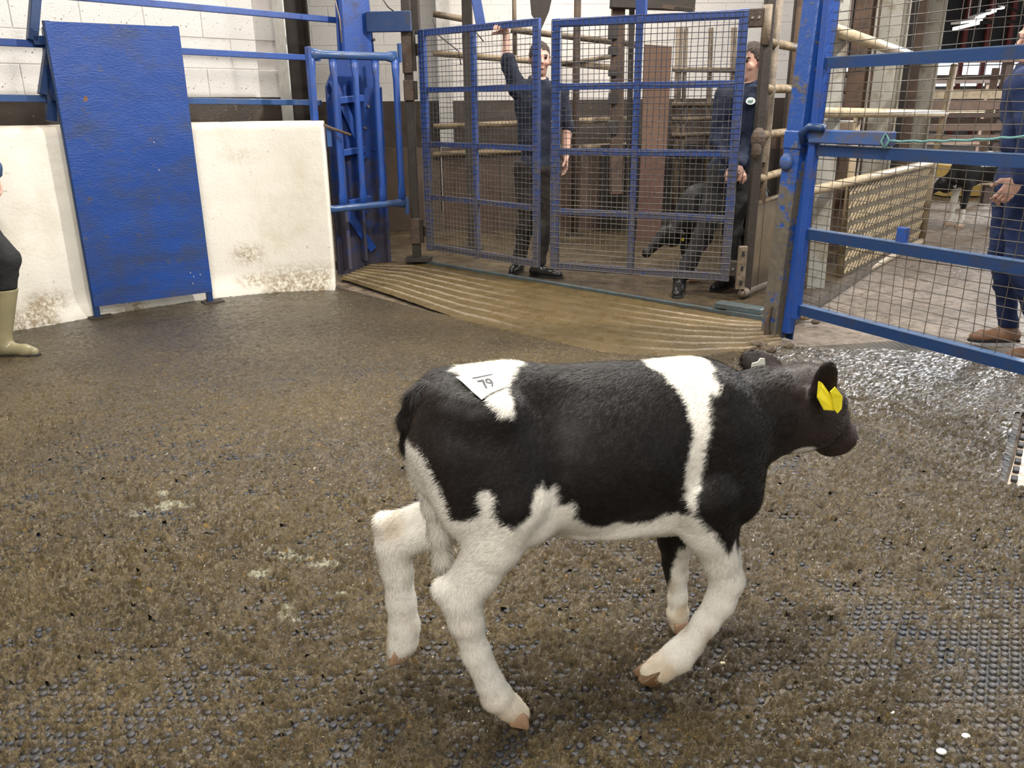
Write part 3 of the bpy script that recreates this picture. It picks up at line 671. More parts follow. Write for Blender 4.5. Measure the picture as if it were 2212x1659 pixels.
# ---- right-hand mesh gate
g3a = np.array((1.655, 4.71)); g3d = np.array((.484, -.875)); L3 = 2.1; g3b = g3a+g3d*L3
s = N('gate_rail_blue'); ge = s.n('NewGeometry'); sg = s.n('SeparateXYZ', i_Vector=s.co)
d = s.ramp(s.noise(8, 8, .7), [(.5, 0.), (.75, 1.)])
c = s.mix(s.math('MULTIPLY', d, .8), (.016, .050, .155), (.05, .048, .052))
M['g3top'] = painted('lit_pale_blue_flange', (.10, .16, .29), amount=.35, rough=.14)  # reflection on the rail tops painted in as a paler blue
M['g3rail'] = s.out(c, .22, .25, s.bump(s.noise(40, 5), .25, .005))
r3 = root('mesh_gate', 'right-hand blue angle-iron gate with wide wire mesh in front of the open passage', 'gate', (g3a[0], g3a[1], 0), math.atan2(g3d[1], g3d[0]))
for z in (.205, .645, 1.10, 1.545):
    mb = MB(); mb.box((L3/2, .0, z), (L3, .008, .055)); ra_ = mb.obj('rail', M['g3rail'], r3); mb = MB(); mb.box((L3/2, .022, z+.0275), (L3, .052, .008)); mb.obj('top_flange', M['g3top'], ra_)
mb = MB(); mb.box((.02, 0, 1.2), (.045, .04, 2.1)); mb.obj('stile', M['blue_col'], r3, bevel=.003)
mb = MB(); mb.box((L3-.02, 0, 1.2), (.045, .04, 2.1)); mb.obj('stile', M['blue_col'], r3, bevel=.003)
mb = MB(); y = .03; zz0, zz1 = .20, 2.25
for i in range(29):
    x = L3*i/28; mb.tube([(x+.006*math.sin(i*2.3+z*3)+(.012*math.sin(z*2+i)), y+.006*math.sin(z*5+i), z) for z in np.linspace(zz0, zz1, 14)], .0021, 4, False)
for j in range(42):
    z = zz0+(zz1-zz0)*j/41; mb.tube([(x, y+.004+.006*math.sin(x*5+j), z+.006*math.sin(j*1.9+x*4)) for x in np.linspace(0, L3, 12)], .0021, 4, False)
mb.obj('wire_mesh', M['wire'], r3, kind='stuff')
# latch box on the rail, small tab lower down
mb = MB(); mb.box((.0, .0, 0), (.5, .07, .07)); o = mb.obj('latch_channel', M['blue_mud'], r3, bevel=.006, loc=(.26, -.005, 1.175))
mb = MB(); mb.tube([(-.03, -.02, 1.14), (-.03, -.045, 1.19), (.03, -.055, 1.225), (.12, -.05, 1.22)], .022, 8); mb.obj('latch_hook', M['blue_dark'], r3, smooth=True)
mb = MB(); mb.box((.62, .03, .70), (.055, .03, .10)); mb.obj('tab', M['blue'], r3, bevel=.003)
mb = MB(); mb.box((.74, .03, 1.16), (.0, .0, .0)); 
# rope tied from the latch to the far stile
rp_ = []; 
for i in range(40):
    t = i/39; rp_.append((.50+1.5*t, .012-.01, 1.165+.20*t+.0*math.sin(t)-.05*math.sin(PI*t)))
mb = MB(); mb.tube([(p[0], p[1]-.03, p[2]+.003*math.sin(i*2.2)) for i, p in enumerate(rp_)], .006, 6)
mb.tube([(.50, -.04, 1.13), (.485, -.05, 1.165), (.50, -.045, 1.20), (.515, -.03, 1.17), (.50, -.04, 1.13)], .007, 6)
me = mb.mesh('rope'); o = link('rope', me, plain('turquoise_rope', (.12, .27, .27), .8, 0, .3, 60, .8), smooth=True); o.matrix_world = Matrix.Translation((g3a[0], g3a[1], 0)) @ Matrix.Rotation(math.atan2(g3d[1], g3d[0]), 4, 'Z')
tag(o, 'faded turquoise rope tied along the top of the right-hand mesh gate', 'rope')
# ================================================================== SMOOTH BODIES (signed distance field -> one continuous surface)
class SDF:
    def __init__(s): s.p = []
    def cap(s, a, b, ra, rb=None, k=.02, sc=(1, 1, 1), sub=False):
        """round cone a-b; sc squashes the section along x,y,z"""
        s.p.append(('c', np.array(a, float), np.array(b, float), ra, rb if rb is not None else ra, k, np.array(sc, float), sub)); return s
    def ell(s, c, r, k=.03, rot=None, sub=False):
        s.p.append(('e', np.array(c, float), np.array(r, float), rot, None, k, None, sub)); return s
    def chain(s, P, R, k=.015, sc=(1, 1, 1)):
        for i in range(len(P)-1): s.cap(P[i], P[i+1], R[i], R[i+1], k, sc)
        return s
    def bound(s, q, grow):
        if q[0] == 'c':
            r = max(q[3], q[4])*max(1, q[6].max())+grow; lo = np.minimum(q[1], q[2])-r; hi = np.maximum(q[1], q[2])+r
        else:
            r = max(q[2])+grow; lo = q[1]-r; hi = q[1]+r
        return lo, hi
    def dist(s, q, X, g):
        if q[0] == 'c':
            a, b, ra, rb, sc = q[1], q[2], q[3]+g, q[4]+g, q[6]
            Xs = (X-a)/sc; ba = (b-a)/sc; h = np.clip((Xs@ba)/max(ba@ba, 1e-9), 0, 1)
            return (np.linalg.norm(Xs-h[..., None]*ba, axis=-1)-(ra+(rb-ra)*h))*min(sc.min(), 1.)
        P = X-q[1]
        if q[3] is not None: P = P@q[3]
        r = q[2]+g; k0 = np.linalg.norm(P/r, axis=-1); k1 = np.linalg.norm(P/(r*r), axis=-1)+1e-9
        return k0*(k0-1)/k1
    def mesh(s, name, res, grow=0., clip=None, fold=None, only=None):
        P = [q for i, q in enumerate(s.p) if only is None or i in only]
        lo = np.min([s.bound(q, grow)[0] for q in P if not q[7]], 0)-2*res; hi = np.max([s.bound(q, grow)[1] for q in P if not q[7]], 0)+2*res
        n = np.ceil((hi-lo)/res).astype(int)+1; g = np.full(n, 10., dtype=np.float64)
        for q in P:
            l, h = s.bound(q, grow); k = q[5]; i0 = np.clip(np.floor((l-k-2*res-lo)/res).astype(int), 0, n); i1 = np.clip(np.ceil((h+k+2*res-lo)/res).astype(int)+1, 0, n)
            if (i1 <= i0).any(): continue
            sl = tuple(slice(a, b) for a, b in zip(i0, i1))
            X = np.stack(np.meshgrid(*[lo[d]+res*np.arange(i0[d], i1[d]) for d in range(3)], indexing='ij'), -1)
            d = s.dist(q, X, grow); A = g[sl]
            if q[7]:
                hh = np.clip(.5-.5*(A+d)/k, 0, 1); g[sl] = A*(1-hh)-d*hh+k*hh*(1-hh)
            else:
                hh = np.clip(.5+.5*(A-d)/k, 0, 1); g[sl] = A*(1-hh)+d*hh-k*hh*(1-hh)
        if clip is not None or fold is not None:
            near = np.abs(g) < 4*res+.02; I = np.argwhere(near); X = lo+res*I; v = g[near]
            if fold is not None: v = v+fold(X)
            g[near] = v
            if clip is not None:
                m = g < 3*res; I = np.argwhere(m); X = lo+res*I; g[m] = np.maximum(g[m], clip(X))
        V, F = nets(g); V = V*res+lo
        me = npmesh(name, V, F); me.polygons.foreach_set('use_smooth', [True]*len(F)); return me
def nets(g):
    S = g < 0; nx, ny, nz = g.shape
    c = np.zeros((nx-1, ny-1, nz-1), np.int8)
    cs = [(i, j, k) for i in (0, 1) for j in (0, 1) for k in (0, 1)]
    for i, j, k in cs: c += S[i:nx-1+i, j:ny-1+j, k:nz-1+k]
    act = (c > 0) & (c < 8); I = np.argwhere(act); ids = np.full(act.shape, -1, np.int64); ids[act] = np.arange(len(I))
    acc = np.zeros((len(I), 3)); cnt = np.zeros(len(I))
    for a in cs:
        for ax in range(3):
            if a[ax]: continue
            b = list(a); b[ax] = 1
            ga = g[I[:, 0]+a[0], I[:, 1]+a[1], I[:, 2]+a[2]]; gb = g[I[:, 0]+b[0], I[:, 1]+b[1], I[:, 2]+b[2]]
            m = (ga < 0) != (gb < 0); t = np.where(m, ga/np.where(m, ga-gb, 1), 0)
            p = np.array(a, float)[None].repeat(len(I), 0); p[:, ax] += t; acc += p*m[:, None]; cnt += m
    V = I+acc/np.maximum(cnt, 1)[:, None]; F = []
    for ax in range(3):
        o = [0, 0, 0]; o[ax] = 1; A = S[:nx-o[0], :ny-o[1], :nz-o[2]]; B = S[o[0]:, o[1]:, o[2]:]
        E = np.argwhere(A != B); u, v = (ax+1) % 3, (ax+2) % 3
        ok = (E[:, u] > 0) & (E[:, v] > 0) & (E[:, u] < g.shape[u]-1) & (E[:, v] < g.shape[v]-1); E = E[ok]
        def cid(du, dv):
            q = E.copy(); q[:, u] -= du; q[:, v] -= dv; return ids[q[:, 0], q[:, 1], q[:, 2]]
        q = np.stack([cid(1, 1), cid(0, 1), cid(0, 0), cid(1, 0)], 1); fl = A[E[:, 0], E[:, 1], E[:, 2]]
        q[~fl] = q[~fl][:, ::-1]; F.append(q)
    return V, np.concatenate(F)
def vco(me):
    a = np.empty(len(me.vertices)*3, np.float32); me.vertices.foreach_get('co', a); return a.reshape(-1, 3).astype(float)
def vno(me):
    a = np.empty(len(me.vertices)*3, np.float32); me.vertices.foreach_get('normal', a); return a.reshape(-1, 3).astype(float)
def smooth_mesh(me, it=2, f=.5):
    V = vco(me); nE = len(me.edges); e = np.empty(nE*2, np.int32); me.edges.foreach_get('vertices', e); e = e.reshape(-1, 2)
    for _ in range(it):
        for ff in (f, -f*1.03):
            s_ = np.zeros_like(V); c_ = np.zeros(len(V)); np.add.at(s_, e[:, 0], V[e[:, 1]]); np.add.at(s_, e[:, 1], V[e[:, 0]]); np.add.at(c_, e[:, 0], 1); np.add.at(c_, e[:, 1], 1)
            V = V+ff*(s_/np.maximum(c_, 1)[:, None]-V)
    me.vertices.foreach_set('co', V.astype(np.float32).ravel()); me.update()
def join_meshes(name, ms):
    Vs, Fs, n = [], [], 0
    for m in ms:
        V = vco(m); f = np.empty(len(m.loops), np.int32); m.loops.foreach_get('vertex_index', f); Vs.append(V); Fs.append(f.reshape(-1, 4)+n); n += len(V)
    me = npmesh(name, np.concatenate(Vs), np.concatenate(Fs)); me.polygons.foreach_set('use_smooth', [True]*len(me.polygons)); return me

# ------------------------------------------------------------------ coat hair: short blades lying back over the body
def coat(name, me, C, parent, mat, n, length, width, flow, seed=3, lift=.35, keep=None):
    rng = np.random.default_rng(seed); V = vco(me); Nn = vno(me)
    f = np.empty(len(me.loops), np.int32); me.loops.foreach_get('vertex_index', f); f = f.reshape(-1, 4)
    P = V[f]; ar = np.linalg.norm(np.cross(P[:, 2]-P[:, 0], P[:, 3]-P[:, 1]), axis=1)/2
    if keep is not None: ar = ar*keep(P.mean(1))
    i = rng.choice(len(f), n, p=ar/ar.sum()); a, b = rng.random(n), rng.random(n)
    wts = np.stack([(1-a)*(1-b), a*(1-b), a*b, (1-a)*b], 1); p = (P[i]*wts[..., None]).sum(1); nr = (Nn[f[i]]*wts[..., None]).sum(1); nr /= np.linalg.norm(nr, axis=1)[:, None]+1e-9
    cl = (C[f[i]]*wts[..., None]).sum(1)
    fl = flow(p); fl = fl+rng.normal(0, .28, fl.shape); fl = fl-(fl*nr).sum(1)[:, None]*nr; fl /= np.linalg.norm(fl, axis=1)[:, None]+1e-9
    sd = np.cross(fl, nr); L = (length(p)[:, None] if callable(length) else length)*(.6+.8*rng.random(n))[:, None]; W_ = width*(.7+.6*rng.random(n))[:, None]
    tip = p+fl*L+nr*L*lift*(.6+.8*rng.random(n))[:, None]; b0 = p-sd*W_-nr*.001; b1 = p+sd*W_-nr*.001; mid = p+fl*L*.5+nr*L*lift*.7
    VV = np.stack([b0, b1, mid+sd*W_*.7, mid-sd*W_*.7, tip], 1).reshape(-1, 3); base = np.arange(n)[:, None]*5
    # two faces: quad + thin quad tip
    F1 = base+np.array([0, 1, 2, 3]); F2 = base+np.array([3, 2, 4, 4])
    hm = bpy.data.meshes.new(name); hm.vertices.add(len(VV)); hm.vertices.foreach_set('co', VV.astype(np.float32).ravel())
    li = np.concatenate([np.concatenate([F1, base+np.array([3, 2, 4])], 1)]).ravel().astype(np.int32); hm.loops.add(len(li)); hm.loops.foreach_set('vertex_index', li)
    hm.polygons.add(2*n); ls = (np.arange(n)*7)[:, None]+np.array([0, 4]); hm.polygons.foreach_set('loop_start', ls.ravel().astype(np.int32)); hm.polygons.foreach_set('loop_total', np.tile([4, 3], n).astype(np.int32)); hm.update(calc_edges=True)
    cl = cl*(.8+.4*rng.random((n, 1))); setcol(hm, np.repeat(cl[:, :3], 5, 0))
    # shade the blades with the skin's own normals so the coat reads as one soft surface
    nn = np.repeat(nr, 5, 0); hm.normals_split_custom_set_from_vertices(nn.tolist()) if n < 400000 else None
    return link(name, hm, mat, parent, kind='stuff')

# ================================================================== THE CALF IN FRONT
s = N('calf_coat'); a = s.n('Attribute', attribute_name='Col')
M['coat'] = s.out(s.mix(s.ramp(s.noise(60, 5, .7, 0, None, (1, 1, .6)), [(.3, 0.), (.7, .25)]), a.outputs['Color'], s.mix(.5, a.outputs['Color'], (.6, .5, .4), 'MULTIPLY')), .52, 0, s.bump(s.noise(140, 4, .7, .6), .35, .004), Specular_IOR_Level=.32)
s = N('calf_hair'); a = s.n('Attribute', attribute_name='Col'); M['hair'] = s.out(a.outputs['Color'], .45, 0, None, Specular_IOR_Level=.3)
M['hoof'] = plain('hoof_horn', (.40, .25, .15), .35, 0, .35, 30, .4)
M['eye'] = plain('dark_eye', (.008, .006, .006), .08)
M['yellow'] = plain('yellow_tag_plastic', (.78, .66, .02), .35, 0, .08)
CO = np.array([0.20, 1.70]); CANG = math.radians(15); cdx = np.array([math.cos(CANG), math.sin(CANG)]); cnn = np.array([-cdx[1], cdx[0]])
def S(px, py, off=0.):
    a = CO+cnn*off; p = onwall(px, py, a, a+cdx); return np.array([(p[:2]-a)@cdx, off, p[2]])
def leg(sd, pts, hoof_dir, k=.012, squash=.9):
    P = [S(x, y, v) for x, y, v, r in pts]; R_ = []
    for (x, y, v, r), p in zip(pts, P):
        depth = (np.array([*(CO+cdx*p[0]+cnn*v), p[2]])-np.array([0, 0, CAMH]))@_fw; R_.append(r*depth/FPX)
    sd.chain(P, R_, k, (1, squash, 1)); return P, R_
cf = SDF()
cf.ell((-.275, 0, .665), (.165, .125, .165), .03); cf.ell((-.25, 0, .745), (.17, .075, .088), .04); cf.cap((-.35, -.05, .77), (-.375, -.05, .69), .052, .050, .04); cf.cap((-.35, .05, .77), (-.375, .05, .69), .052, .050, .04)
cf.ell((.0, 0, .625), (.29, .145, .182), .05); cf.ell((-.03, 0, .60), (.24, .15, .148), .05); cf.ell((.18, 0, .585), (.19, .125, .195), .05); cf.cap((-.2, 0, .78), (.22, 0, .745), .045, .045, .05)
cf.ell((.235, 0, .70), (.10, .06, .085), .04)
for sg in (-1, 1): cf.ell((.262, sg*.080, .585), (.100, .055, .165), .04); cf.cap((.24, sg*.06, .74), (.295, sg*.085, .50), .045, .055, .04)
cf.ell((.295, 0, .50), (.065, .08, .11), .05)
# haunches
for sg in (-1, 1):
    cf.ell((-.272, sg*.085, .615), (.125, .070, .160), .04); cf.cap((-.25, sg*.10, .59), (-.20, sg*.10, .525), .085, .060, .04, (1, .75, 1)); cf.ell((-.275, sg*.10, .775), (.05, .03, .03), .05)
# neck and head (turned away to the left)
cf.cap((.20, 0, .650), (.35, .005, .636), .122, .102, .07, (1, .68, 1)); cf.cap((.35, .005, .636), (.485, .018, .650), .102, .100, .03, (1, .64, 1))
PO = np.array([.524, .034, .712]); YAW = math.radians(12); hd = np.array([math.cos(YAW)*.63, math.sin(YAW)*.63, -.74]); hd /= np.linalg.norm(hd)
hl = np.array([-math.sin(YAW), math.cos(YAW), 0]); hu = np.cross(hd, hl); HR = np.stack([hd, hl, hu], 1)
HS = 1.13
def hp_(a, l, u): return PO+(hd*a+hl*l+hu*u)*HS
H_ = HS
cf.ell(hp_(.025, 0, -.012), (.078*H_, .058*H_, .060*H_), .03, HR); cf.cap(hp_(.03, 0, .008), hp_(.12, 0, .008), .046*H_, .036*H_, .03)
cf.cap(hp_(.08, 0, -.010), hp_(.180, 0, .0), .048*H_, .036*H_, .045); cf.ell(hp_(.196, 0, .004), (.032*H_, .038*H_, .035*H_), .03, HR)
cf.cap(hp_(.045, 0, -.058), hp_(.175, 0, -.026), .038*H_, .026*H_, .04); cf.cap(hp_(.05, .0, -.065), hp_(-.05, 0, -.09), .040*H_, .060*H_, .06)
for sg in (-1, 1):
    cf.ell(hp_(.065, sg*.047, .020), (.026*H_, .014*H_, .018*H_), .015, HR); cf.ell(hp_(.05, sg*.044, -.045), (.060*H_, .016*H_, .034*H_), .055, HR)
    cf.ell(hp_(.227, sg*.018, .016), (.009, .007, .009), .006, HR, sub=True)
# ears
def ear(basep, tip, wdt, face):
    b = np.array(basep); t = np.array(tip); d = t-b; L = np.linalg.norm(d); d /= L; f = np.array(face, float); f -= (f@d)*d; f /= np.linalg.norm(f); w_ = np.cross(d, f); Rm = np.stack([d, w_, f], 1)
    cf.cap(b-d*.012, b+d*L*.35, .016, .017, .015); cf.ell(b+d*L*.56, (L*.46, wdt, .009), .012, Rm); cf.ell(b+d*L*.56+f*.013, (L*.36, wdt*.72, .010), .006, Rm, sub=True)
eb = S(1760, 876, -.045); et = S(1801, 784, -.140); ear(eb, et, .030, np.array([1, .35, .1]))
fb = S(1708, 826, .070); ft = S(1603, 768, .150); ear(fb, ft, .040, np.array([.25, 1, -.15]))
# legs
nh, nhr = leg(cf, [(1102, 1085, -.105, 86), (1066, 1172, -.105, 65), (1034, 1232, -.105, 50), (1000, 1290, -.105, 41), (1008, 1345, -.105, 35), (1028, 1410, -.105, 30), (1058, 1475, -.105, 30), (1072, 1505, -.105, 34), (1100, 1528, -.105, 29), (1120, 1542, -.105, 26)], 0)
cf.cap(S(1025, 1225, -.105), S(957, 1272, -.105), .020, .020, .02); cf.cap(S(957, 1275, -.105), S(1000, 1340, -.105), .020, .024, .02); cf.cap(S(1058, 1520, -.105), S(1062, 1514, -.105), .012, .012, .01)
fh, fhr = leg(cf, [(1010, 1080, .09, 70), (945, 1130, .09, 56), (885, 1155, .09, 44), (852, 1178, .09, 38), (858, 1235, .09, 33), (866, 1300, .09, 31), (874, 1355, .09, 33), (870, 1385, .09, 32), (862, 1405, .09, 27)], 0)
cf.cap(S(900, 1110, .09), S(830, 1128, .09), .022, .020, .02); cf.cap(S(828, 1130, .09), S(848, 1210, .09), .020, .024, .02)
nf, nfr = leg(cf, [(1520, 1070, -.095, 82), (1535, 1140, -.098, 60), (1557, 1205, -.098, 42), (1570, 1255, -.098, 37), (1556, 1300, -.098, 33), (1525, 1345, -.098, 28), (1490, 1392, -.098, 29), (1465, 1418, -.098, 34), (1428, 1444, -.098, 30), (1408, 1456, -.098, 27)], 0)
ff, ffr = leg(cf, [(1480, 1090, .09, 70), (1462, 1165, .10, 40), (1458, 1215, .108, 26), (1462, 1240, .108, 23), (1464, 1290, .108, 19), (1464, 1325, .108, 23), (1466, 1348, .108, 21)], 0)
cf.ell((.06, 0, .455), (.17, .10, .035), .05)
bm_ = cf.mesh('body', .0062); smooth_mesh(bm_, 3)
# coat pattern, in the calf's own side view
def poly_l(pts, off=-.13): return [(p[0], p[2]) for p in (S(x, y, off) for x, y in pts)]
top_r = poly_l([(900, 818), (985, 770), (1180, 770), (1172, 800), (1128, 806), (1092, 832), (1094, 884), (1060, 874), (1040, 845), (985, 815), (950, 808), (925, 830)], -.06)
girth = poly_l([(1452, 822), (1440, 770), (1600, 770), (1592, 815), (1574, 838), (1578, 864), (1552, 866), (1547, 900), (1542, 940), (1525, 970), (1521, 1000), (1507, 1050), (1495, 1090), (1489, 1116), (1481, 1080), (1481, 1050), (1484, 1000), (1497, 968), (1506, 940), (1503, 900), (1492, 860), (1475, 838)], -.135)
low = poly_l([(840, 990), (905, 985), (925, 1000), (952, 1060), (975, 1118), (1005, 1118), (1030, 1095), (1034, 1072), (1017, 1055), (1040, 1040), (1062, 1052), (1052, 1092), (1066, 1108), (1098, 1122), (1130, 1082), (1142, 1048), (1160, 1036), (1175, 1050), (1196, 1038), (1207, 1085), (1232, 1076), (1246, 1122), (1292, 1140), (1340, 1128), (1400, 1133), (1440, 1110), (1476, 1100), (1498, 1104), (1540, 1152), (1562, 1184), (1576, 1152), (1588, 1186), (1640, 1150), (1640, 1700), (700, 1700), (700, 1050)], -.12)
ffblack = poly_l([(1395, 1130), (1490, 1120), (1482, 1150), (1450, 1165), (1446, 1210), (1444, 1265), (1434, 1285), (1418, 1220)], .10)
def calf_pattern(V, N_):
    j = (fbm(V*60, 3, 5)-.5)*.014; j2 = (fbm(V*60+9, 3, 6)-.5)*.020
    u, w_ = V[:, 0]+j, V[:, 2]+j2
    white = inside_poly(u, w_, top_r) & (V[:, 1] < .07) | inside_poly(u, w_, girth) | inside_poly(u, w_, low)
    white &= ~(inside_poly(u, w_, ffblack) & (V[:, 1] > .04))
    white |= (np.linalg.norm((V-S(1738, 976, -.03))*np.array([.8, .5, 1.6]), axis=1) < .024)
    head = V[:, 0] > .40
    blk = np.array([.0085, .0068, .0062])[None]*(.8+.9*fbm(V*9, 3, 12))[:, None]
    brown = np.clip((V[:, 0]-.36)*5, 0, 1)[:, None]+np.clip((-.33-V[:, 0])*7, 0, 1)[:, None]*.8
    blk = blk+np.array([.026, .015, .011])*brown
    wht = np.array([.87, .84, .755])[None]*(.95+.09*fbm(V*14, 3, 13))[:, None]
    st = np.clip((fbm(V*22, 4, 15)-.56)*5, 0, 1)*np.clip((.36-V[:, 2])*4, 0, 1)
    wht = wht*(1-.55*st[:, None])+np.array([.42, .28, .13])*.55*st[:, None]
    foot = np.clip((.13-V[:, 2])*10, 0, 1)*.62; wht = wht*(1-foot[:, None])+np.array([.62, .45, .22])*foot[:, None]
    for c0_, r0 in ((S(850, 1135, .09), .05), (S(840, 1190, .09), .035), (S(1005, 1340, -.105), .04), (S(1425, 1440, -.095), .05)):
        t = np.clip(1-np.linalg.norm(V-c0_, axis=1)/r0, 0, 1)*.8; wht = wht*(1-t[:, None])+np.array([.55, .33, .12])*t[:, None]
    return np.where(white[:, None], wht, blk), white
V = vco(bm_); NN = vno(bm_)
V += NN*((fbm(V*16, 3, 44)-.5)*.006)[:, None]; bm_.vertices.foreach_set('co', V.astype(np.float32).ravel()); bm_.update()
Cc, wh = calf_pattern(V, NN)
# soften the border a little
ne = len(bm_.edges); e = np.empty(ne*2, np.int32); bm_.edges.foreach_get('vertices', e); e = e.reshape(-1, 2)
s_ = Cc.copy(); c_ = np.ones(len(V)); np.add.at(s_, e[:, 0], Cc[e[:, 1]]); np.add.at(s_, e[:, 1], Cc[e[:, 0]]); np.add.at(c_, e[:, 0], 1); np.add.at(c_, e[:, 1], 1); Cs = s_/c_[:, None]
setcol(bm_, Cs)
calf = root('calf', 'black and white calf trotting across the foreground with lot number 79 on its rump', 'calf', (CO[0], CO[1], 0), CANG)
body = link('body', bm_, M['coat'], calf)
def flow(p):
    f = np.zeros_like(p); f[:, 0] = -1; f[:, 2] = -.45
    lg = (p[:, 2] < .42)[:, None]; f = np.where(lg, np.array([-.15, 0, -1.]), f)
    hdm = (p[:, 0] > .50)[:, None]; return np.where(hdm, -hd+np.array([-.1, 0, -.3]), f)
coat('coat_hair', bm_, Cc, body, M['hair'], 120000, lambda p: np.where(p[:, 0] > .46, .0055, np.where(p[:, 2] < .3, .009, .0125)), .00055, flow, lift=.22, keep=lambda p: 1-.5*(p[:, 2] < .1))
# tail: dark root, white switch
tl = SDF(); TP = [S(925, 840, .0), S(900, 862, .0), S(884, 905, .0), S(890, 955, -.0), S(908, 1020, .0), S(932, 1090, .0), S(948, 1150, .0), S(956, 1205, -.005), S(950, 1240, -.005)]
tl.chain(TP, [.018, .020, .019, .020, .017, .017, .020, .017, .005], .015); tm_ = tl.mesh('tail', .0055)
V = vco(tm_); j = (fbm(V*60, 2, 5)-.5)*.02; tw = (V[:, 2]+j < S(890, 995)[2]); tc = np.where(tw[:, None], np.array([.74, .71, .62])*(.85+.3*fbm(V*20, 3, 2))[:, None], np.array([.011, .009, .008])); setcol(tm_, tc)
to = link('tail', tm_, M['coat'], calf)
coat('tail_hair', tm_, tc, to, M['hair'], 16000, .028, .0006, lambda p: np.tile(np.array([.08, 0, -1.]), (len(p), 1)), lift=.12)
# hooves: two claws each
def hooves(P, R_, fwd, ln=.029, wd=.0150, h=.030, mat=None, down=None):
    end = P[-1]; fwd = np.array(fwd, float); fwd /= np.linalg.norm(fwd); dn = np.array(down if down is not None else (0, 0, -1.)); dn = dn-(dn@fwd)*fwd; dn /= np.linalg.norm(dn); sd = np.cross(fwd, dn)
    for sg in (-1, 1):
        b = end+sd*sg*wd*.95; v = []; f = []
        prof_ = [(-.022, .006), (-.022, -.018+.0), (.006, -.024), (ln*.75, -.010), (ln*1.0, .008), (ln*.9, .016), (-.02, .016)]
        pr = [(-.024, .014), (ln*.95, .017), (ln*.98, .011), (ln*.50, -.014), (.0, -.024), (-.020, -.020)]
        n = len(pr)
        for l, sc_ in ((-1, .82), (-.55, 1), (.55, 1), (1, .82)):
            for q in pr: v.append(b+fwd*(q[0]*sc_)+dn*(q[1]*(.9+.1*sc_)+.004)+sd*l*wd*.9)
        for a_ in range(3):
            for i in range(n): f.append((a_*n+i, a_*n+(i+1) % n, (a_+1)*n+(i+1) % n, (a_+1)*n+i))
        f.append(tuple(range(n))[::-1]); f.append(tuple(3*n+k for k in range(n)))
        mb = MB(); mb.add(v, f); mb.obj('hoof', mat or M['hoof'], calf, bevel=.002, smooth=True)
hooves(nh, nhr, (.93, 0, -.36)); hooves(fh, fhr, (-.25, 0, -.97), down=(-1, 0, 0.2)); M['hoofd'] = plain('dark_hoof_horn', (.16, .09, .04), .35, 0, .5, 30, .4)
hooves(nf, nfr, (-.85, 0, -.5), ln=.036, mat=M['hoofd'], down=(-.5, 0, .85)); hooves(ff, ffr, (.25, 0, -.97), ln=.030, down=(-.97, 0, -.25))
for sg in (-1, 1):
    mb = MB(); mb.ball(hp_(.066, sg*.056, .020), .0125, 12, 8); mb.obj('eye', M['eye'], calf, smooth=True)
# yellow ear tags: two plates each side of the near ear
def plate(name, pts, off, th, mat, par, **k):
    P = [S(x, y, o) for (x, y), o in zip(pts, off)]; n = np.cross(P[1]-P[0], P[2]-P[0]); n /= np.linalg.norm(n)
    if n[1] > 0: n = -n
    mb = MB(); mb.prism(P, (0, 0, 0), tuple(n*th)); return mb.obj(name, mat, par, bevel=.0004, **k)
plate('ear_tag', [(1767, 824), (1774, 828), (1804, 870), (1806, 888), (1779, 886), (1764, 858)], [-.125, -.125, -.145, -.145, -.135, -.128], .003, M['yellow'], calf, label='yellow plastic ear tag')
plate('ear_tag', [(1803, 835), (1819, 856), (1817, 882), (1808, 893), (1800, 884), (1797, 862), (1792, 846)], [-.150, -.155, -.158, -.155, -.152, -.15, -.15], .003, M['yellow'], calf, label='yellow plastic ear tag')
plate('ear_tag', [(1622, 794), (1624, 784), (1636, 781), (1642, 773), (1651, 774), (1653, 798), (1640, 812), (1622, 808)], [.105]*8, .003, plain('cream_tag', (.75, .73, .62), .4), calf, label='cream ear tag on the far ear')
# ================================================================== PEOPLE
M['skin'] = attr_mat('skin', .5, .1, 90, Subsurface_Weight=0.0)
def cloth(name, col, rough=.85, sc=60):
    s = N(name); c = s.mix(s.noise(4, 4), tuple(x*.75 for x in col), tuple(min(1, x*1.2) for x in col))
    return s.out(c, rough, 0, s.bump(s.noise(sc, 3), .25, .004, s.bump(s.noise(9, 4, .6, .8), .5, .02)))
M['navy'] = cloth('navy_cotton', (.010, .014, .030)); M['navy_overall'] = cloth('navy_overall_cloth', (.010, .024, .085)); M['blackcloth'] = cloth('black_trouser_cloth', (.010, .010, .011))
M['brown_cloth'] = cloth('dark_brown_trousers', (.022, .017, .014)); M['wellie'] = plain('olive_rubber_boot', (.24, .21, .12), .22, 0, .25, 10, .2); M['hairbrown'] = plain('short_brown_hair', (.035, .02, .012), .6, 0, .4, 90, .8)
M['brownshoe'] = plain('tan_leather_shoe', (.24, .13, .075), .5, 0, .3, 20, .3); M['blackboot'] = plain('black_boot', (.012, .011, .011), .3); M['denim'] = cloth('blue_jacket_cloth', (.03, .07, .15))
def unit(v): v = np.array(v, float); return v/np.linalg.norm(v)
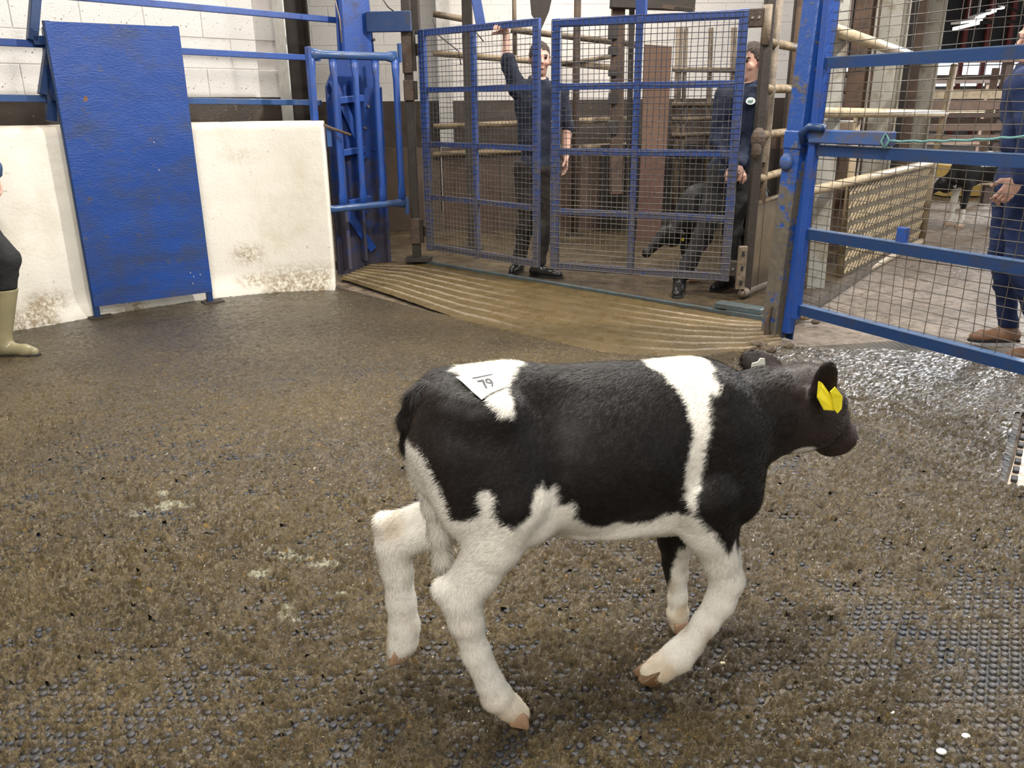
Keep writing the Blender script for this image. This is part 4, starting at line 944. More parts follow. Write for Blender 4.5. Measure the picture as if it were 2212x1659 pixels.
def hand_sdf(wr, d, nrm, thumb, curl=.5, scl=1.0):
    """wr wrist, d pointing direction, nrm palm normal (towards which fingers curl), thumb = +1/-1 side"""
    d = unit(d); nrm = unit(np.array(nrm)-np.dot(nrm, d)*d); sd = np.cross(d, nrm)*thumb; s = SDF(); q = scl
    R = np.stack([d, sd, nrm], 1); s.ell(wr+d*.050*q, (.050*q, .040*q, .016*q), .012, R); s.cap(wr-d*.02, wr+d*.02, .024*q, .024*q, .015)
    for i, (o, L) in enumerate(((.029, .074), (.010, .084), (-.010, .078), (-.028, .062))):
        p = wr+d*.085*q+sd*o*q; dd = d.copy(); c = curl*(1+.12*i); P = [p-d*.02*q, p]
        for k, f in enumerate((.45, .32, .23)):
            an = c*(.55+.35*k); dd = unit(dd*math.cos(an)+nrm*math.sin(an)) if k or curl > .3 else dd; P.append(P[-1]+dd*L*f*q)
        s.chain(P, [.0095*q, .0092*q, .0086*q, .008*q, .007*q], .004)
    p = wr+d*.025*q+sd*.030*q; t1 = unit(d*.7+sd*.8+nrm*.3*(1+curl)); t2 = unit(d*.9+sd*.3+nrm*.6*(.5+curl)); s.chain([p-sd*.01, p+t1*.035*q, p+t1*.035*q+t2*.030*q, p+t1*.035*q+t2*.052*q], [.015*q, .012*q, .010*q, .008*q], .006)
    return s
def person(label, J, face, tors, top_mat, leg_mat, foot_mat, hair_mat, sleeve='short', top_low=None, beard=0., wel=False, hands=(), hres=.0045, toe=None, pos=None, hairlen=0.):
    base = pos; r = root('person', label, 'person', base); o = np.array(base, float); J = {k: np.array(v, float)-o for k, v in J.items()}
    fw = unit(face); up = unit(J['head']-J['neck']+np.array([0, 0, .12])); fw = unit(fw-(fw@up)*up); rt = np.cross(fw, up); HR_ = np.stack([rt, fw, up], 1); hc = J['head']
    def hq(a, b, c): return hc+rt*a+fw*b+up*c
    hs = SDF(); hs.ell(hq(0, -.012, .025), (.074, .092, .092), .02, HR_); hs.ell(hq(0, .022, -.050), (.052, .062, .070), .03, HR_); hs.ell(hq(0, .055, -.098), (.026, .022, .018), .02, HR_)
    hs.cap(hq(-.03, .078, .022), hq(.03, .078, .022), .014, .014, .02); hs.cap(hq(0, .086, .008), hq(0, .108, -.026), .008, .013, .010); hs.ell(hq(0, .086, -.064), (.022, .010, .007), .008, HR_)
    for sg in (-1, 1):
        hs.ell(hq(sg*.032, .086, .004), (.015, .012, .010), .010, HR_, sub=True); hs.ell(hq(sg*.077, -.008, -.012), (.008, .020, .030), .006, HR_); hs.ell(hq(sg*.042, .060, -.030), (.02, .02, .02), .02, HR_)
    hs.cap(J['neck']-up*.05, hq(0, -.015, -.06), .056, .054, .03)
    hm = hs.mesh('h', hres)
    tf = unit(tors); tu = unit(J['neck']-J['pelvis']); tf = unit(tf-(tf@tu)*tu); tr = np.cross(tf, tu); TR = np.stack([tr, tf, tu], 1)
    Lb = np.linalg.norm(J['neck']-J['pelvis']); ch = J['pelvis']+tu*Lb*.70; wa = J['pelvis']+tu*Lb*.35
    b = SDF(); b.ell(ch, (.165, .108, .185), .05, TR); b.ell(wa, (.140, .105, .16), .06, TR); b.ell(J['pelvis'], (.160, .115, .115), .05, TR); b.cap(J['shL'], J['shR'], .062, .062, .05); b.cap(ch, J['neck']+up*.02, .075, .055, .05)
    n0 = len(b.p)
    for s_ in 'LR': b.cap(J['sh'+s_], J['el'+s_], .056, .044, .03); b.cap(J['el'+s_], J['wr'+s_], .043, .027, .012)
    n1 = len(b.p)
    for s_ in 'LR': b.cap(J['hip'+s_], J['kn'+s_], .088, .058, .035); b.cap(J['kn'+s_], J['an'+s_], .057, .038, .02)
    n2 = len(b.p)
    bmh = b.mesh('b', .011); ms = [bmh, hm]
    for k, (s_, d, nr, th, cu) in enumerate(hands): ms.append(hand_sdf(J['wr'+s_], d, nr, th, cu, 1.02).mesh('hd', .0036))
    bd = join_meshes('body', ms); V = vco(bd); C = np.tile(np.array([.56, .33, .25]), (len(V), 1))*(.9+.2*fbm(V*20, 3, 3))[:, None]
    q = (V-hc)@HR_
    m = (np.abs(q[:, 0]) < .028) & (np.abs(q[:, 2]+.064) < .008) & (q[:, 1] > .07); C[m] = (.46, .24, .19)
    m = (np.abs(np.abs(q[:, 0])-.033) < .02) & (np.abs(q[:, 2]-.026) < .0055) & (q[:, 1] > .06); C[m] = (.06, .035, .02)
    m = (np.abs(q[:, 0]) < .09) & (q[:, 2] < -.03) & (q[:, 2] > -.13) & (q[:, 1] > .0) & ~((np.abs(q[:, 0]) < .022) & (np.abs(q[:, 2]+.064) < .008)); C[m] = C[m]*(1-beard)+np.array([.10, .05, .025])*beard
    C += np.clip(1-np.abs(q[:, 2]+.03)/.03, 0, 1)[:, None]*np.clip(q[:, 1:2]*8, 0, .6)*np.array([.05, -.03, -.02])
    setcol(bd, C); body = link('body', bd, M['skin'], r)
    for sg in (-1, 1): mb = MB(); mb.ball(hq(sg*.032, .077, .005), .0085, 8, 6); mb.obj('eye', M['eye'], body, smooth=True)
    # hair: shell over the skull
    h = SDF(); h.ell(hq(0, -.018, .030), (.080, .098, .098), .02, HR_)
    def hclip(X):
        q = (X-hc)@HR_; t = np.clip((q[..., 1]+.02)/.08, 0, 1); return ((-.045+.105*t)-q[..., 2])*.7
    hx = h.mesh('hair', .006, clip=hclip, fold=lambda X: (fbm(X*70, 3, 8)-.5)*.02); link('hair', hx, hair_mat, r)
    # upper garment
    if sleeve == 'short': only = set(range(n0+4)) - set(())
    only = set(range(0, n0)) | ({n0, n0+2} if sleeve == 'short' else {n0, n0+1, n0+2, n0+3})
    tl_ = top_low if top_low is not None else J['pelvis'][2]-.04
    wrs = [(J['wr'+k], unit(J['wr'+k]-J['el'+k])) for k in 'LR']; els = [(J['el'+k], unit(J['el'+k]-J['sh'+k])) for k in 'LR']
    def tclip(X):
        v = tl_-X[..., 2]
        nk = ((X-J['neck'])@up)-.012; near = np.linalg.norm(X-J['neck']-up*.05, axis=-1) < .11; v = np.where(near, np.maximum(v, nk), v)
        return v
    tm = b.mesh('shirt', .0115, grow=.012, only=only, clip=tclip, fold=lambda X: (fbm(X*np.array([9, 9, 14]), 3, 21)-.5)*.034); to = link('jacket' if sleeve == 'long' else 'shirt', tm, top_mat, r)
    col_ = SDF(); n = 14; P = [J['neck']+up*.018+(rt*math.cos(2*PI*i/n)*.066+fw*math.sin(2*PI*i/n)*.070-up*.02*math.sin(2*PI*i/n)) for i in range(n+1)]; col_.chain(P, [.012]*(n+1), .01); link('collar', col_.mesh('collar', .006), top_mat, to)
    # trousers
    tz = tl_+.10; anz = min(J['anL'][2], J['anR'][2])
    low = {k: J['an'+k][2]+(.30 if wel else .005) for k in 'LR'}
    lz = max(low.values()) if wel else min(low.values())
    pm = b.mesh('trousers', .0115, grow=.014, only={2}|set(range(n1, n2)), clip=lambda X: np.maximum(X[..., 2]-tz, lz-X[..., 2]), fold=lambda X: (fbm(X*np.array([10, 10, 16]), 3, 25)-.5)*.036); link('trousers', pm, leg_mat, r)
    # footwear
    for k in 'LR':
        a = J['an'+k]; td = unit(np.array([*(toe[k] if toe else tors)[:2], 0])); sd_ = np.array([-td[1], td[0], 0]); gz = a[2]-.085
        f = SDF(); P = lambda x, z: np.array([a[0], a[1], gz])+td*x+np.array([0, 0, z])
        f.cap(P(-.045, .038), P(.02, .045), .036, .038, .02); f.cap(P(.02, .045), P(.135, .032), .040, .034, .03); f.cap(P(.135, .032), P(.185, .028), .036, .027, .02, ); f.cap(P(-.02, .05), np.array([a[0], a[1], a[2]+.03]), .042, .045, .03)
        if wel: f.cap(a, a+(J['kn'+k]-a)*.72, .050, .072, .03)
        fm = f.mesh('boot', .007, clip=lambda X: np.maximum(gz+.006-X[..., 2], X[..., 2]-(a[2]+(.30 if wel else .05)))); link('boot' if (wel or foot_mat is M['blackboot']) else 'shoe', fm, foot_mat, r)
        so = MB(); ol = [(-.085, .0), (-.07, .033), (0, .040), (.09, .046), (.17, .044), (.215, .02), (.218, -.01), (.18, -.036), (.08, -.040), (0, -.036), (-.07, -.030)]
        so.prism([np.array([a[0], a[1], gz])+td*x+sd_*y+np.array([0, 0, .0]) for x, y in ol], (0, 0, 0), (0, 0, .016)); so.obj('sole', M['black'], r, bevel=.003)
    return r
FL = .055
# man behind the left gate, right arm up on its top rail
Y1 = 6.62
h1 = onwall(1080, 58, g1a, g1b)+np.array([.03, .05, .02])
foot = G(1150, 588, FL); 
J = dict(head=Yp(1166, 128, Y1), neck=Yp(1163, 176, Y1), pelvis=Yp(1158, 362, Y1+.05), shL=Yp(1208, 200, Y1), shR=Yp(1116, 192, Y1-.0), elL=Yp(1226, 272, Y1+.04), wrL=Yp(1222, 332, Y1-.02), elR=Yp(1097, 128, Y1-.02), wrR=h1+np.array([.015, .05, -.06]),
    hipL=Yp(1180, 372, Y1+.05), hipR=Yp(1136, 372, Y1+.05), knL=Yp(1178, 470, Y1+.02), knR=Yp(1140, 470, Y1+.08), anL=np.array([.22, 6.50, FL+.085]), anR=np.array([.06, 6.74, FL+.085]))
person('man in dark navy shirt behind left mesh gate, arm raised onto its top rail', J, (.15, -1, -.12), (.25, -1, 0), M['navy'], M['brown_cloth'], M['blackboot'], M['hairbrown'], beard=.55,
    hands=(('R', (-.25, -.45, .35), (-.1, -.45, -1), -1, .95), ('L', (.05, -.1, -1), (-.9, -.1, 0), -1, .35)), toe={'L': (.9, -.5), 'R': (-.3, -1)}, pos=(.14, 6.62, FL))
# man in navy leaning behind the right gate
Y2 = 6.02
J = dict(head=Yp(1621, 133, Y2-.02), neck=Yp(1617, 183, Y2), pelvis=Yp(1578, 372, Y2+.12), shL=Yp(1626, 214, Y2-.11), shR=Yp(1566, 206, Y2+.17), elL=Yp(1618, 305, Y2-.10), wrL=Yp(1600, 352, Y2-.20), elR=Yp(1548, 300, Y2+.12), wrR=Yp(1583, 352, Y2-.12),
    hipL=Yp(1592, 385, Y2+.04), hipR=Yp(1560, 382, Y2+.15), knL=Yp(1583, 495, Y2+.02), knR=Yp(1520, 505, Y2+.0), anL=np.array([1.60, 6.02, FL+.085]), anR=np.array([1.215, 5.86, FL+.085]))
person('man in navy sweatshirt with a white crest standing behind the right mesh gate', J, (-.85, -.62, -.1), (-.75, -.65, 0), M['navy_overall'] if False else cloth('dark_navy_sweatshirt', (.009, .016, .040)), M['blackcloth'], M['blackboot'], M['hairbrown'], sleeve='long', beard=.0,
    hands=(('L', (-.6, -.2, -.5), (.2, .5, -.8), 1, .6), ('R', (.4, -.5, -.5), (-.2, .4, -.8), 1, .6)), toe={'L': (-.7, -.7), 'R': (-.3, -1)}, pos=(1.45, 6.02, FL))
p2_ = [o for o in bpy.data.objects if o.name.startswith('person')][-1]
q = Yp(1621, 219, Y2-.215)-np.array(p2_.location); sn = unit((-.05, -1, .1)); 
mb = MB(); mb.prism([q+np.array([.032*math.cos(a), 0, .026*math.sin(a)*(1 if math.sin(a) > 0 else .8)]) for a in np.linspace(0, 2*PI, 14, endpoint=False)], (0, 0, 0), (0, -.004, 0)); mb.obj('crest', plain('white_crest', (.62, .66, .64), .7, 0, .35, 60), p2_)
mb = MB(); mb.prism([q+np.array([x, 0, z]) for x, z in ((-.020, -.004), (-.012, .012), (.0, .004), (.012, .014), (.018, -.002), (.004, -.010))], (0, 0, 0), (0, -.006, 0)); mb.obj('crest_emblem', plain('grey_emblem', (.12, .2, .17), .7), p2_)
pp = MB(); a = Yp(1578, 355, Y2-.22); pp.prism([a, Yp(1606, 366, Y2-.24), Yp(1603, 377, Y2-.24), Yp(1575, 366, Y2-.22)], (0, 0, 0), (0, .004, 0)); o = pp.obj('paper_slip', plain('white_paper', (.8, .8, .78), .8)); tag(o, 'folded white paper slip in the hands of the man behind the right gate', 'paper')
# person at the left edge of the frame
J = dict(head=(-3.16, 4.66, 1.66), neck=(-3.15, 4.68, 1.48), pelvis=(-3.13, 4.72, .94), shL=(-3.20, 4.88, 1.42), shR=(-3.08, 4.50, 1.42), elL=(-3.18, 4.92, 1.14), wrL=(-3.0, 4.9, 1.0), elR=Yp(-22, 365, 4.46), wrR=(-2.98, 4.44, .95),
    hipL=(-3.12, 4.82, .90), hipR=(-3.08, 4.62, .90), knL=(-3.16, 4.86, .48), knR=Yp(12, 560, 4.60), anL=(-3.30, 4.90, .085), anR=(-2.93, 4.57, .088))
person('person at the left frame edge in dark trousers and olive wellington boots', J, (.9, -.1, 0), (1, -.12, 0), M['denim'], M['blackcloth'], M['wellie'], M['hairbrown'], sleeve='long', wel=True, hands=(('L', (.4, -.1, -1), (-.3, -.7, 0), 1, .5), ('R', (.4, .1, -1), (-.3, .7, 0), -1, .5)), toe={'L': (1, .1), 'R': (1, -.10)}, pos=(-3.10, 4.68, .004))
# person at the right edge, outside the right gate
g4 = G(2165, 745); 
J = dict(head=Yp(2243, 82, 4.5), neck=Yp(2236, 140, 4.52), pelvis=Yp(2212, 392, 4.5), shL=Yp(2220, 182, 4.30), shR=Yp(2222, 180, 4.72), elL=Yp(2225, 290, 4.24), wrL=Yp(2200, 385, 4.25), elR=Yp(2205, 290, 4.78), wrR=Yp(2182, 395, 4.66),
    hipL=Yp(2216, 410, 4.40), hipR=Yp(2192, 400, 4.62), knL=Yp(2205, 570, 4.36), knR=Yp(2168, 545, 4.66), anL=(2.92, 4.33, .085), anR=(2.925, 4.70, .085))
person('person in navy overalls and tan shoes at the right frame edge behind the right-hand gate', J, (-1, -.1, -.1), (-1, -.1, 0), M['navy_overall'], M['navy_overall'], M['brownshoe'], M['hairbrown'], sleeve='long', hands=(('L', (-.5, .1, -.9), (.2, .8, 0), -1, .7), ('R', (-.6, -.1, -.8), (.2, -.8, 0), 1, .7)), toe={'L': (-1, -.05), 'R': (-1, .05)}, pos=(2.95, 4.52, .0))

# ================================================================== OTHER CALVES
def standing_calf(label, x, y, ang, sc, pattern, headlow=0.0, z0=0., res=.011, tagcol=None, hair=False):
    r = root('calf', label, 'calf', (x, y, z0), ang); f = SDF(); f.ell((-.26, 0, .68), (.17, .13, .16), .04); f.ell((0, 0, .64), (.30, .145, .17), .05); f.ell((.22, 0, .61), (.18, .125, .19), .05)
    for sg in (-1, 1):
        f.ell((.28, sg*.08, .58), (.11, .05, .15), .04); f.ell((-.29, sg*.08, .60), (.12, .065, .15), .04)
        f.chain([(-.26, sg*.10, .55), (-.22, sg*.10, .46), (-.33, sg*.10, .30), (-.31, sg*.10, .12), (-.27, sg*.10, .05)], [.085, .06, .034, .025, .028], .02, (1, .8, 1))
        f.chain([(.27, sg*.09, .48), (.28, sg*.09, .30), (.285, sg*.09, .26), (.28, sg*.09, .10), (.30, sg*.09, .045)], [.06, .036, .034, .023, .028], .02, (1, .85, 1))
        mb = MB(); 
        for a, b_ in ((.31, 0), (-.26, 0)): mb = MB(); mb.prism([(a-.045, sg*.095-.028, 0), (a+.045, sg*.095-.025, 0), (a+.05, sg*.095+.025, 0), (a-.045, sg*.095+.028, 0)], (0, 0, 0), (-.012, 0, .035)); mb.obj('hoof', M['hoof'], r, bevel=.006)
    hz_ = .70-headlow; f.cap((.25, 0, .66), (.46, 0, hz_), .12, .08, .05, (1, .68, 1)); f.cap((.46, 0, hz_), (.54, 0, hz_+.02), .082, .062, .03, (1, .8, 1)); f.cap((.54, 0, hz_+.01), (.70, 0, hz_-.12), .060, .038, .03, (1, .85, 1)); f.ell((.71, 0, hz_-.125), (.035, .038, .035), .02)
    for sg in (-1, 1): f.cap((.49, sg*.06, hz_+.05), (.47, sg*.15, hz_+.04), .016, .030, .015, (.5, 1, 1)); f.cap((.47, sg*.15, hz_+.04), (.465, sg*.18, hz_+.03), .030, .010, .015, (.5, 1, 1))
    f.chain([(-.40, 0, .78), (-.45, 0, .70), (-.45, 0, .50), (-.44, 0, .34)], [.026, .018, .014, .022], .015)
    me = f.mesh('body', res); V = vco(me); wh = pattern(V); bl = np.array([.011, .010, .0095]); C = np.where(wh[:, None], np.array([.74, .71, .62]), bl); setcol(me, C); b_ = link('body', me, M['coat'], r)
    for sg in (-1, 1): mb = MB(); mb.ball((.575, sg*.052, hz_+.015), .012, 8, 6); mb.obj('eye', M['eye'], r, smooth=True)
    if tagcol is not None:
        for sg in (-1, 1): mb = MB(); mb.box((.455, sg*.14, hz_+.01), (.006, .045, .055)); mb.obj('ear_tag', tagcol, r, bevel=.002)
    r.scale = (sc, sc, sc); return r
ns = lambda V, q=14, s=5: (fbm(V*q, 3, s)-.5)*.06
standing_calf('black calf hidden behind the right mesh gate beside the man in navy', 1.62, 6.42, math.radians(200), .90, lambda V: V[:, 2] < .19+ns(V), .32, FL, tagcol=M['yellow'])
def pat3(V):
    n = ns(V); lowm = V[:, 2] < .34+n*1.5; sh = (np.abs(V[:, 0]-.10+n) < .07+.12*(V[:, 2]-.6)) & (V[:, 2] > .66); leg = (V[:, 0] > .15) & (V[:, 2] < .42+n) & (V[:, 1] < 0); bl = (V[:, 2] > .2) & (V[:, 0] > .2) & (V[:, 1] > .02)
    return (lowm & ~bl) | sh | leg | ((V[:, 0] < -.2) & (V[:, 2] < .55+n)) | ((np.abs(V[:, 1]) < .022) & (V[:, 0] > .57) & (V[:, 2] > .35))
standing_calf('black and white calf in the passage beyond the right-hand gate, head lowered', 5.33, 9.45, math.radians(186), 1.02, pat3, .24, 0.0, tagcol=plain('white_tag', (.8, .8, .75), .4))
# the printed lot sticker
# ================================================================== PEN BEHIND THE GATES
def tube_part(nm, a, b, r, mat, par, n=8, **k):
    mb = MB(); mb.tube([a, b], r, n); return mb.obj(nm, mat, par, smooth=True, **k)
def bar_part(nm, a, b, w_, th, mat, par, up=(0, 0, 1), **k):
    mb = MB(); mb.bar(a, b, w_, th, up); return mb.obj(nm, mat, par, bevel=min(w_, th)*.08, **k)
YB = 9.05
pf = root('pen_fence', 'brown sheeted tube fence crossing the pen behind both mesh gates', 'fence')
mb = MB(); 
for i in range(5):
    x0 = -1.35+i*.62; mb = MB(); mb.box((x0+.305, YB, .50), (.60, .02, .86)); mb.obj('sheet', plain('brown_sheet_%d' % i, (.075+.01*(i % 2), .052, .036), .5, .1, .45, 5, .3), pf)
for (xa, ya, xb, yb_) in ((936, 115, 1330, 146), (936, 274, 1380, 256), (936, 334, 1375, 313), (936, 30, 1000, 41), (1103, 64, 1380, 97)):
    a = Yp(xa, ya, YB-.05); b = Yp(xb, yb_, YB-.05); tube_part('rail', a, b, .030, M['tube'] if ya > 100 else M['tube_dull'], pf)
tube_part('brace', Yp(1206, 139, YB-.1), Yp(1325, 122, YB-.1), .022, M['tube_dull'], pf)
for px in (1112,): tube_part('upright', Yp(px, 120, YB), Yp(px-2, -60, YB), .022, M['tube_dull'], pf)
dp = root('support_post', 'dark square post seen through the left mesh gate', 'post', tuple(G(1021, 536, .055)))
mb = MB(); mb.box((0, 0, 1.9), (.09, .09, 3.8)); mb.obj('shaft', M['rust_dark'], dp, bevel=.006); mb = MB(); mb.box((0, 0, .01), (.2, .2, .02)); mb.obj('foot_plate', M['rust_dark'], dp)
rp2 = root('support_post', 'slim brown round pole seen through the right mesh gate', 'post', tuple(G(1238, 504, .055)+np.array([0, -.12, 0])))
mb = MB(); mb.tube([(0, 0, 0), (.0, 0, 3.6)], .035, 10); mb.obj('shaft', M['rust'], rp2, smooth=True); mb = MB(); mb.box((0, 0, .01), (.16, .16, .02)); mb.obj('foot_plate', M['rust_dark'], rp2)
# galvanised building stanchions on the back wall
def hcol(label, x, y, z1, mat, w_=.20, ang=0., name='stanchion'):
    r = root(name, label, 'column', (x, y, 0), ang)
    for s_ in (-1, 1): mb = MB(); mb.box((0, s_*w_*.5, z1/2), (w_, .014, z1)); mb.obj('flange', mat, r, bevel=.002)
    mb = MB(); mb.box((0, 0, z1/2), (.012, w_-.02, z1)); mb.obj('web', mat, r); return r
q = Yp(965, 280, 10.9); hcol('pale galvanised stanchion at the back wall behind the left mesh gate', q[0], 10.9, 4.5, M['galv'], .16)
# dark raking strut and head gear above the gates
hg = root('head_frame', 'dark steel head frame and raking gusset above the mesh gates', 'frame')
bar_part('crossbeam', (-1.0, 7.6, 2.95), (2.3, 7.6, 2.95), .16, .12, M['rust_dark'], hg)
bar_part('hanger', (-.80, 7.60, 2.95), (-.80, 7.6, 1.93), .14, .09, M['rust_dark'], hg, (0, 1, 0))
mb = MB(); a = Yp(1145, -40, 7.5); mb.prism([Yp(1140, -60, 7.5), Yp(1205, -60, 7.5), Yp(1186, 25, 7.5), Yp(1170, 62, 7.5), Yp(1148, 30, 7.5)], (0, 0, 0), (0, .06, 0)); mb.obj('gusset', M['rust_dark'], hg)
bar_part('strut', Yp(1012, -90, 7.4), Yp(1040, 60, 7.4), .08, .06, M['blue'], hg, (1, 0, 0))
# crush / race machinery in the middle right of the pen
YC = 8.4
cr = root('crush_post', 'dark timber and iron crush post behind the right mesh gate', 'post', tuple(np.array(Yp(1345, 300, YC))*np.array([1, 1, 0])))
c0 = np.array(Yp(1345, 300, YC))*np.array([1, 1, 0])
cr0 = c0.copy()
def rel(p): return tuple(np.array(p)-c0)
bar_part('timber', rel(Yp(1336, -20, YC)), rel(Yp(1330, 420, YC)), .12, .12, M['wood'], cr, (1, 0, 0)); bar_part('iron', rel(Yp(1366, -20, YC+.1)), rel(Yp(1356, 420, YC+.1)), .05, .05, M['rust_dark'], cr, (1, 0, 0))
for (y0, y1) in ((45, 85), (100, 118), (150, 165), (200, 225), (262, 290)): bar_part('bracket', rel(Yp(1325, y0, YC-.08)), rel(Yp(1324, y1, YC-.08)), .09, .06, M['rust_dark'], cr, (1, 0, 0))
bar_part('head_beam', rel(Yp(1318, 4, YC-.1)), rel(Yp(1500, 10, YC-.1)), .11, .10, M['rust_dark'], cr)
bd_ = root('plywood_board', 'tall brown board standing behind the right mesh gate', 'board', tuple(np.array(Yp(1420, 400, 8.3))*np.array([1, 1, 0])))
c0 = np.array(Yp(1420, 400, 8.3))*np.array([1, 1, 0])
mb = MB(); mb.prism([rel(Yp(1393, 96, 8.3)), rel(Yp(1452, 100, 8.3)), rel(Yp(1440, 326, 8.3)), rel(Yp(1386, 322, 8.3))], (0, 0, 0), (0, .03, 0)); mb.obj('upper_board', plain('faded_brown_board', (.15, .085, .055), .7, 0, .3, 6, .3), bd_)
mb = MB(); mb.prism([rel(Yp(1384, 328, 8.3)), rel(Yp(1438, 332, 8.3)), (rel(Yp(1428, 470, 8.3))[0], 0, .055), (rel(Yp(1378, 470, 8.3))[0], 0, .055)], (0, 0, 0), (0, .03, 0)); mb.obj('lower_board', plain('red_brown_board', (.11, .055, .04), .7, 0, .3, 6, .3), bd_)
rf = root('race_gate', 'tan tubular race frame behind the right mesh gate near the man in navy', 'frame')
for px, w_ in ((1462, .035), (1476, .022), (1530, .025), (1580, .03)): tube_part('upright', Yp(px+6, 60, 8.8), Yp(px-6, 440, 8.8), w_, M['tube_dull'], rf)
for ya, yb_ in ((150, 153), (226, 224), (258, 252), (292, 284), (335, 325)): tube_part('rail', Yp(1452, ya, 8.75), Yp(1660, yb_, 8.75), .024, M['tube_dull'], rf)
for xa in (1455, 1490, 1512): bar_part('slat', Yp(xa, 228, 8.78), Yp(xa-2, 296, 8.78), .04, .02, M['wood'], rf, (1, 0, 0))
mb = MB(); mb.box((1.9, 8.95, .5), (1.9, .03, .9)); mb.obj('sheet', M['rust_dark'], rf)
a = Yp(1430, 14, 7.9); mb = MB(); mb.bar(a, Yp(1500, 22, 7.9), .035, .05); mb.v = [tuple(np.array(q)-cr0) for q in mb.v]; pl = mb.obj('perforated_plate', M['rust'], cr)
for i in range(9):
    p = Yp(1460+i*4.4, 18+i*.4, 7.87); mb = MB(); mb.box(p, (.008, .01, .03)); mb.v = [tuple(np.array(q)-cr0) for q in mb.v]; mb.obj('slot', M['black'], pl)
# loose wires by the hinge post
for i, pts in enumerate(([(722, -8), (734, 40), (738, 92)], [(825, -5), (838, 15), (850, 24)], [(935, 40), (946, 75), (990, 110), (996, 140)], [(1000, 80), (1020, 60), (1045, 90)])):
    P = [Yp(x, y, 6.75 if i < 2 else 7.3) for x, y in pts]; mb = MB(); mb.tube(P, .005, 5); o = mb.obj('wire', M['rust_dark'] if i else M['tube'], hg if i > 1 else bc, smooth=True)

# ================================================================== RACE SIDE BETWEEN THE RIGHT MESH GATE AND THE BLUE POST
rd = np.array([.60, .80]); R0 = np.array([1.60, 5.62])
def rl(s_, z, off=0.): q = R0+rd*s_+np.array([rd[1], -rd[0]])*off; return (q[0], q[1], z)
lp = root('hurdle', 'mud-stained tube panel with sheeted foot between right mesh gate and blue post', 'fence')
def P_(px, py): return onwall(px, py, R0, R0+rd)
bar_part('post', tuple(P_(1672, -40)+np.array([-.02, -.02, 0])), tuple(P_(1612, 655)+np.array([-.02, -.02, 0])), .06, .07, M['rust_dark'], lp, (1, 0, 0))
tube_part('upright', tuple(P_(1660, 10)), tuple(P_(1652, 97)), .030, M['tube_dull'], lp); tube_part('upright', tuple(P_(1686, -40)+np.array([.0, .0, 0])), tuple(P_(1626, 650)), .028, M['tube_dull'], lp)
for (xa, ya, xb, yb_, r_) in ((1668, 93, 1742, 107, .028), (1660, 192, 1735, 192, .028), (1652, 291, 1725, 283, .028), (1640, 386, 1715, 364, .028), (1632, 441, 1710, 415, .018), (1626, 512, 1702, 487, .018)):
    tube_part('rail', tuple(P_(xa, ya)), tuple(P_(xb, yb_)), r_, M['tube'], lp)
mb = MB(); mb.prism([P_(1630, 444), P_(1712, 417), P_(1690, 610), P_(1612, 640)], (0, 0, 0), (.02, -.015, 0)); mb.obj('foot_sheet', plain('mud_brown_sheet', (.115, .082, .045), .6, .1, .5, 10, .5), lp)
mb = MB(); mb.ball(tuple(P_(1640, 300)+np.array([-.02, -.05, 0])), (.05, .045, .075), 10, 7); mb.ball(tuple(P_(1636, 322)+np.array([-.02, -.05, 0])), (.035, .035, .06), 8, 6); mb.obj('clamp', M['rust'], lp)
mb = MB(); mb.box(tuple(P_(1652, 333)+np.array([-.03, -.04, 0])), (.06, .03, .10)); mb.obj('clamp_plate', M['tube_dull'], lp)
mb = MB(); mb.box(tuple(P_(1612, 575)+np.array([-.05, -.06, 0])), (.06, .03, .30)); mb.obj('latch_plate', M['tube_dull'], lp, bevel=.005)
for k in range(3): mb = MB(); mb.box(tuple(P_(1612, 575)+np.array([-.05, -.08, -.10+.1*k])), (.014, .008, .03)); mb.obj('slot', M['black'], lp)
a = P_(1604, 632)+np.array([-.02, -.03, 0]); b = P_(1690, 598); mb = MB(); mb.tube([a, b], .036, 12, False); d_ = unit(b-a); mb.tube([a+d_*.004, a+d_*.2], .030, 12, True); o = mb.obj('open_pipe', plain('open_pipe_steel', (.16, .125, .09), .5, .2, .35, 22, .4), smooth=True); tag(o, 'open-ended steel pipe poking out beside the foot of the blue post', 'pipe')
ch = MB(); ch.tube([tuple(P_(1622, 655)), tuple(P_(1690, 622))], .010, 6); o = ch.obj('rod', M['rust'], smooth=True); tag(o, 'thin rusty rod below the open pipe', 'rod')
# vertical timbers behind it, with daylight between
tw = root('timber_screen', 'row of tall grimy timbers behind the race panel and blue post', 'screen')
for i, (px, w_, y_) in enumerate(((1712, .09, 7.0), (1741, .10, 7.2), (1768, .11, 7.1), (1800, .12, 7.4), (1838, .13, 7.6), (1700, .05, 7.6), (1862, .10, 8.0), (1885, .12, 8.2), (1912, .12, 8.5), (1938, .12, 8.7), (1962, .10, 9.0))):
    q = Yp(px, 250, y_); mb = MB(); mb.box((q[0], y_, 1.35), (w_, .05, 2.9)); mb.obj('timber', (M['wood'], M['rust_dark'], M['wood'], M['rust'])[i % 4], tw, bevel=.006)
for z, y_ in ((2.35, 7.3), (1.05, 7.3)): bar_part('cross_timber', Yp(1690, 100, 7.15)*np.array([1, 1, 0])+np.array([0, 0, z]), Yp(1860, 100, 7.9)*np.array([1, 1, 0])+np.array([0, .1, z]), .14, .05, M['wood'], tw)

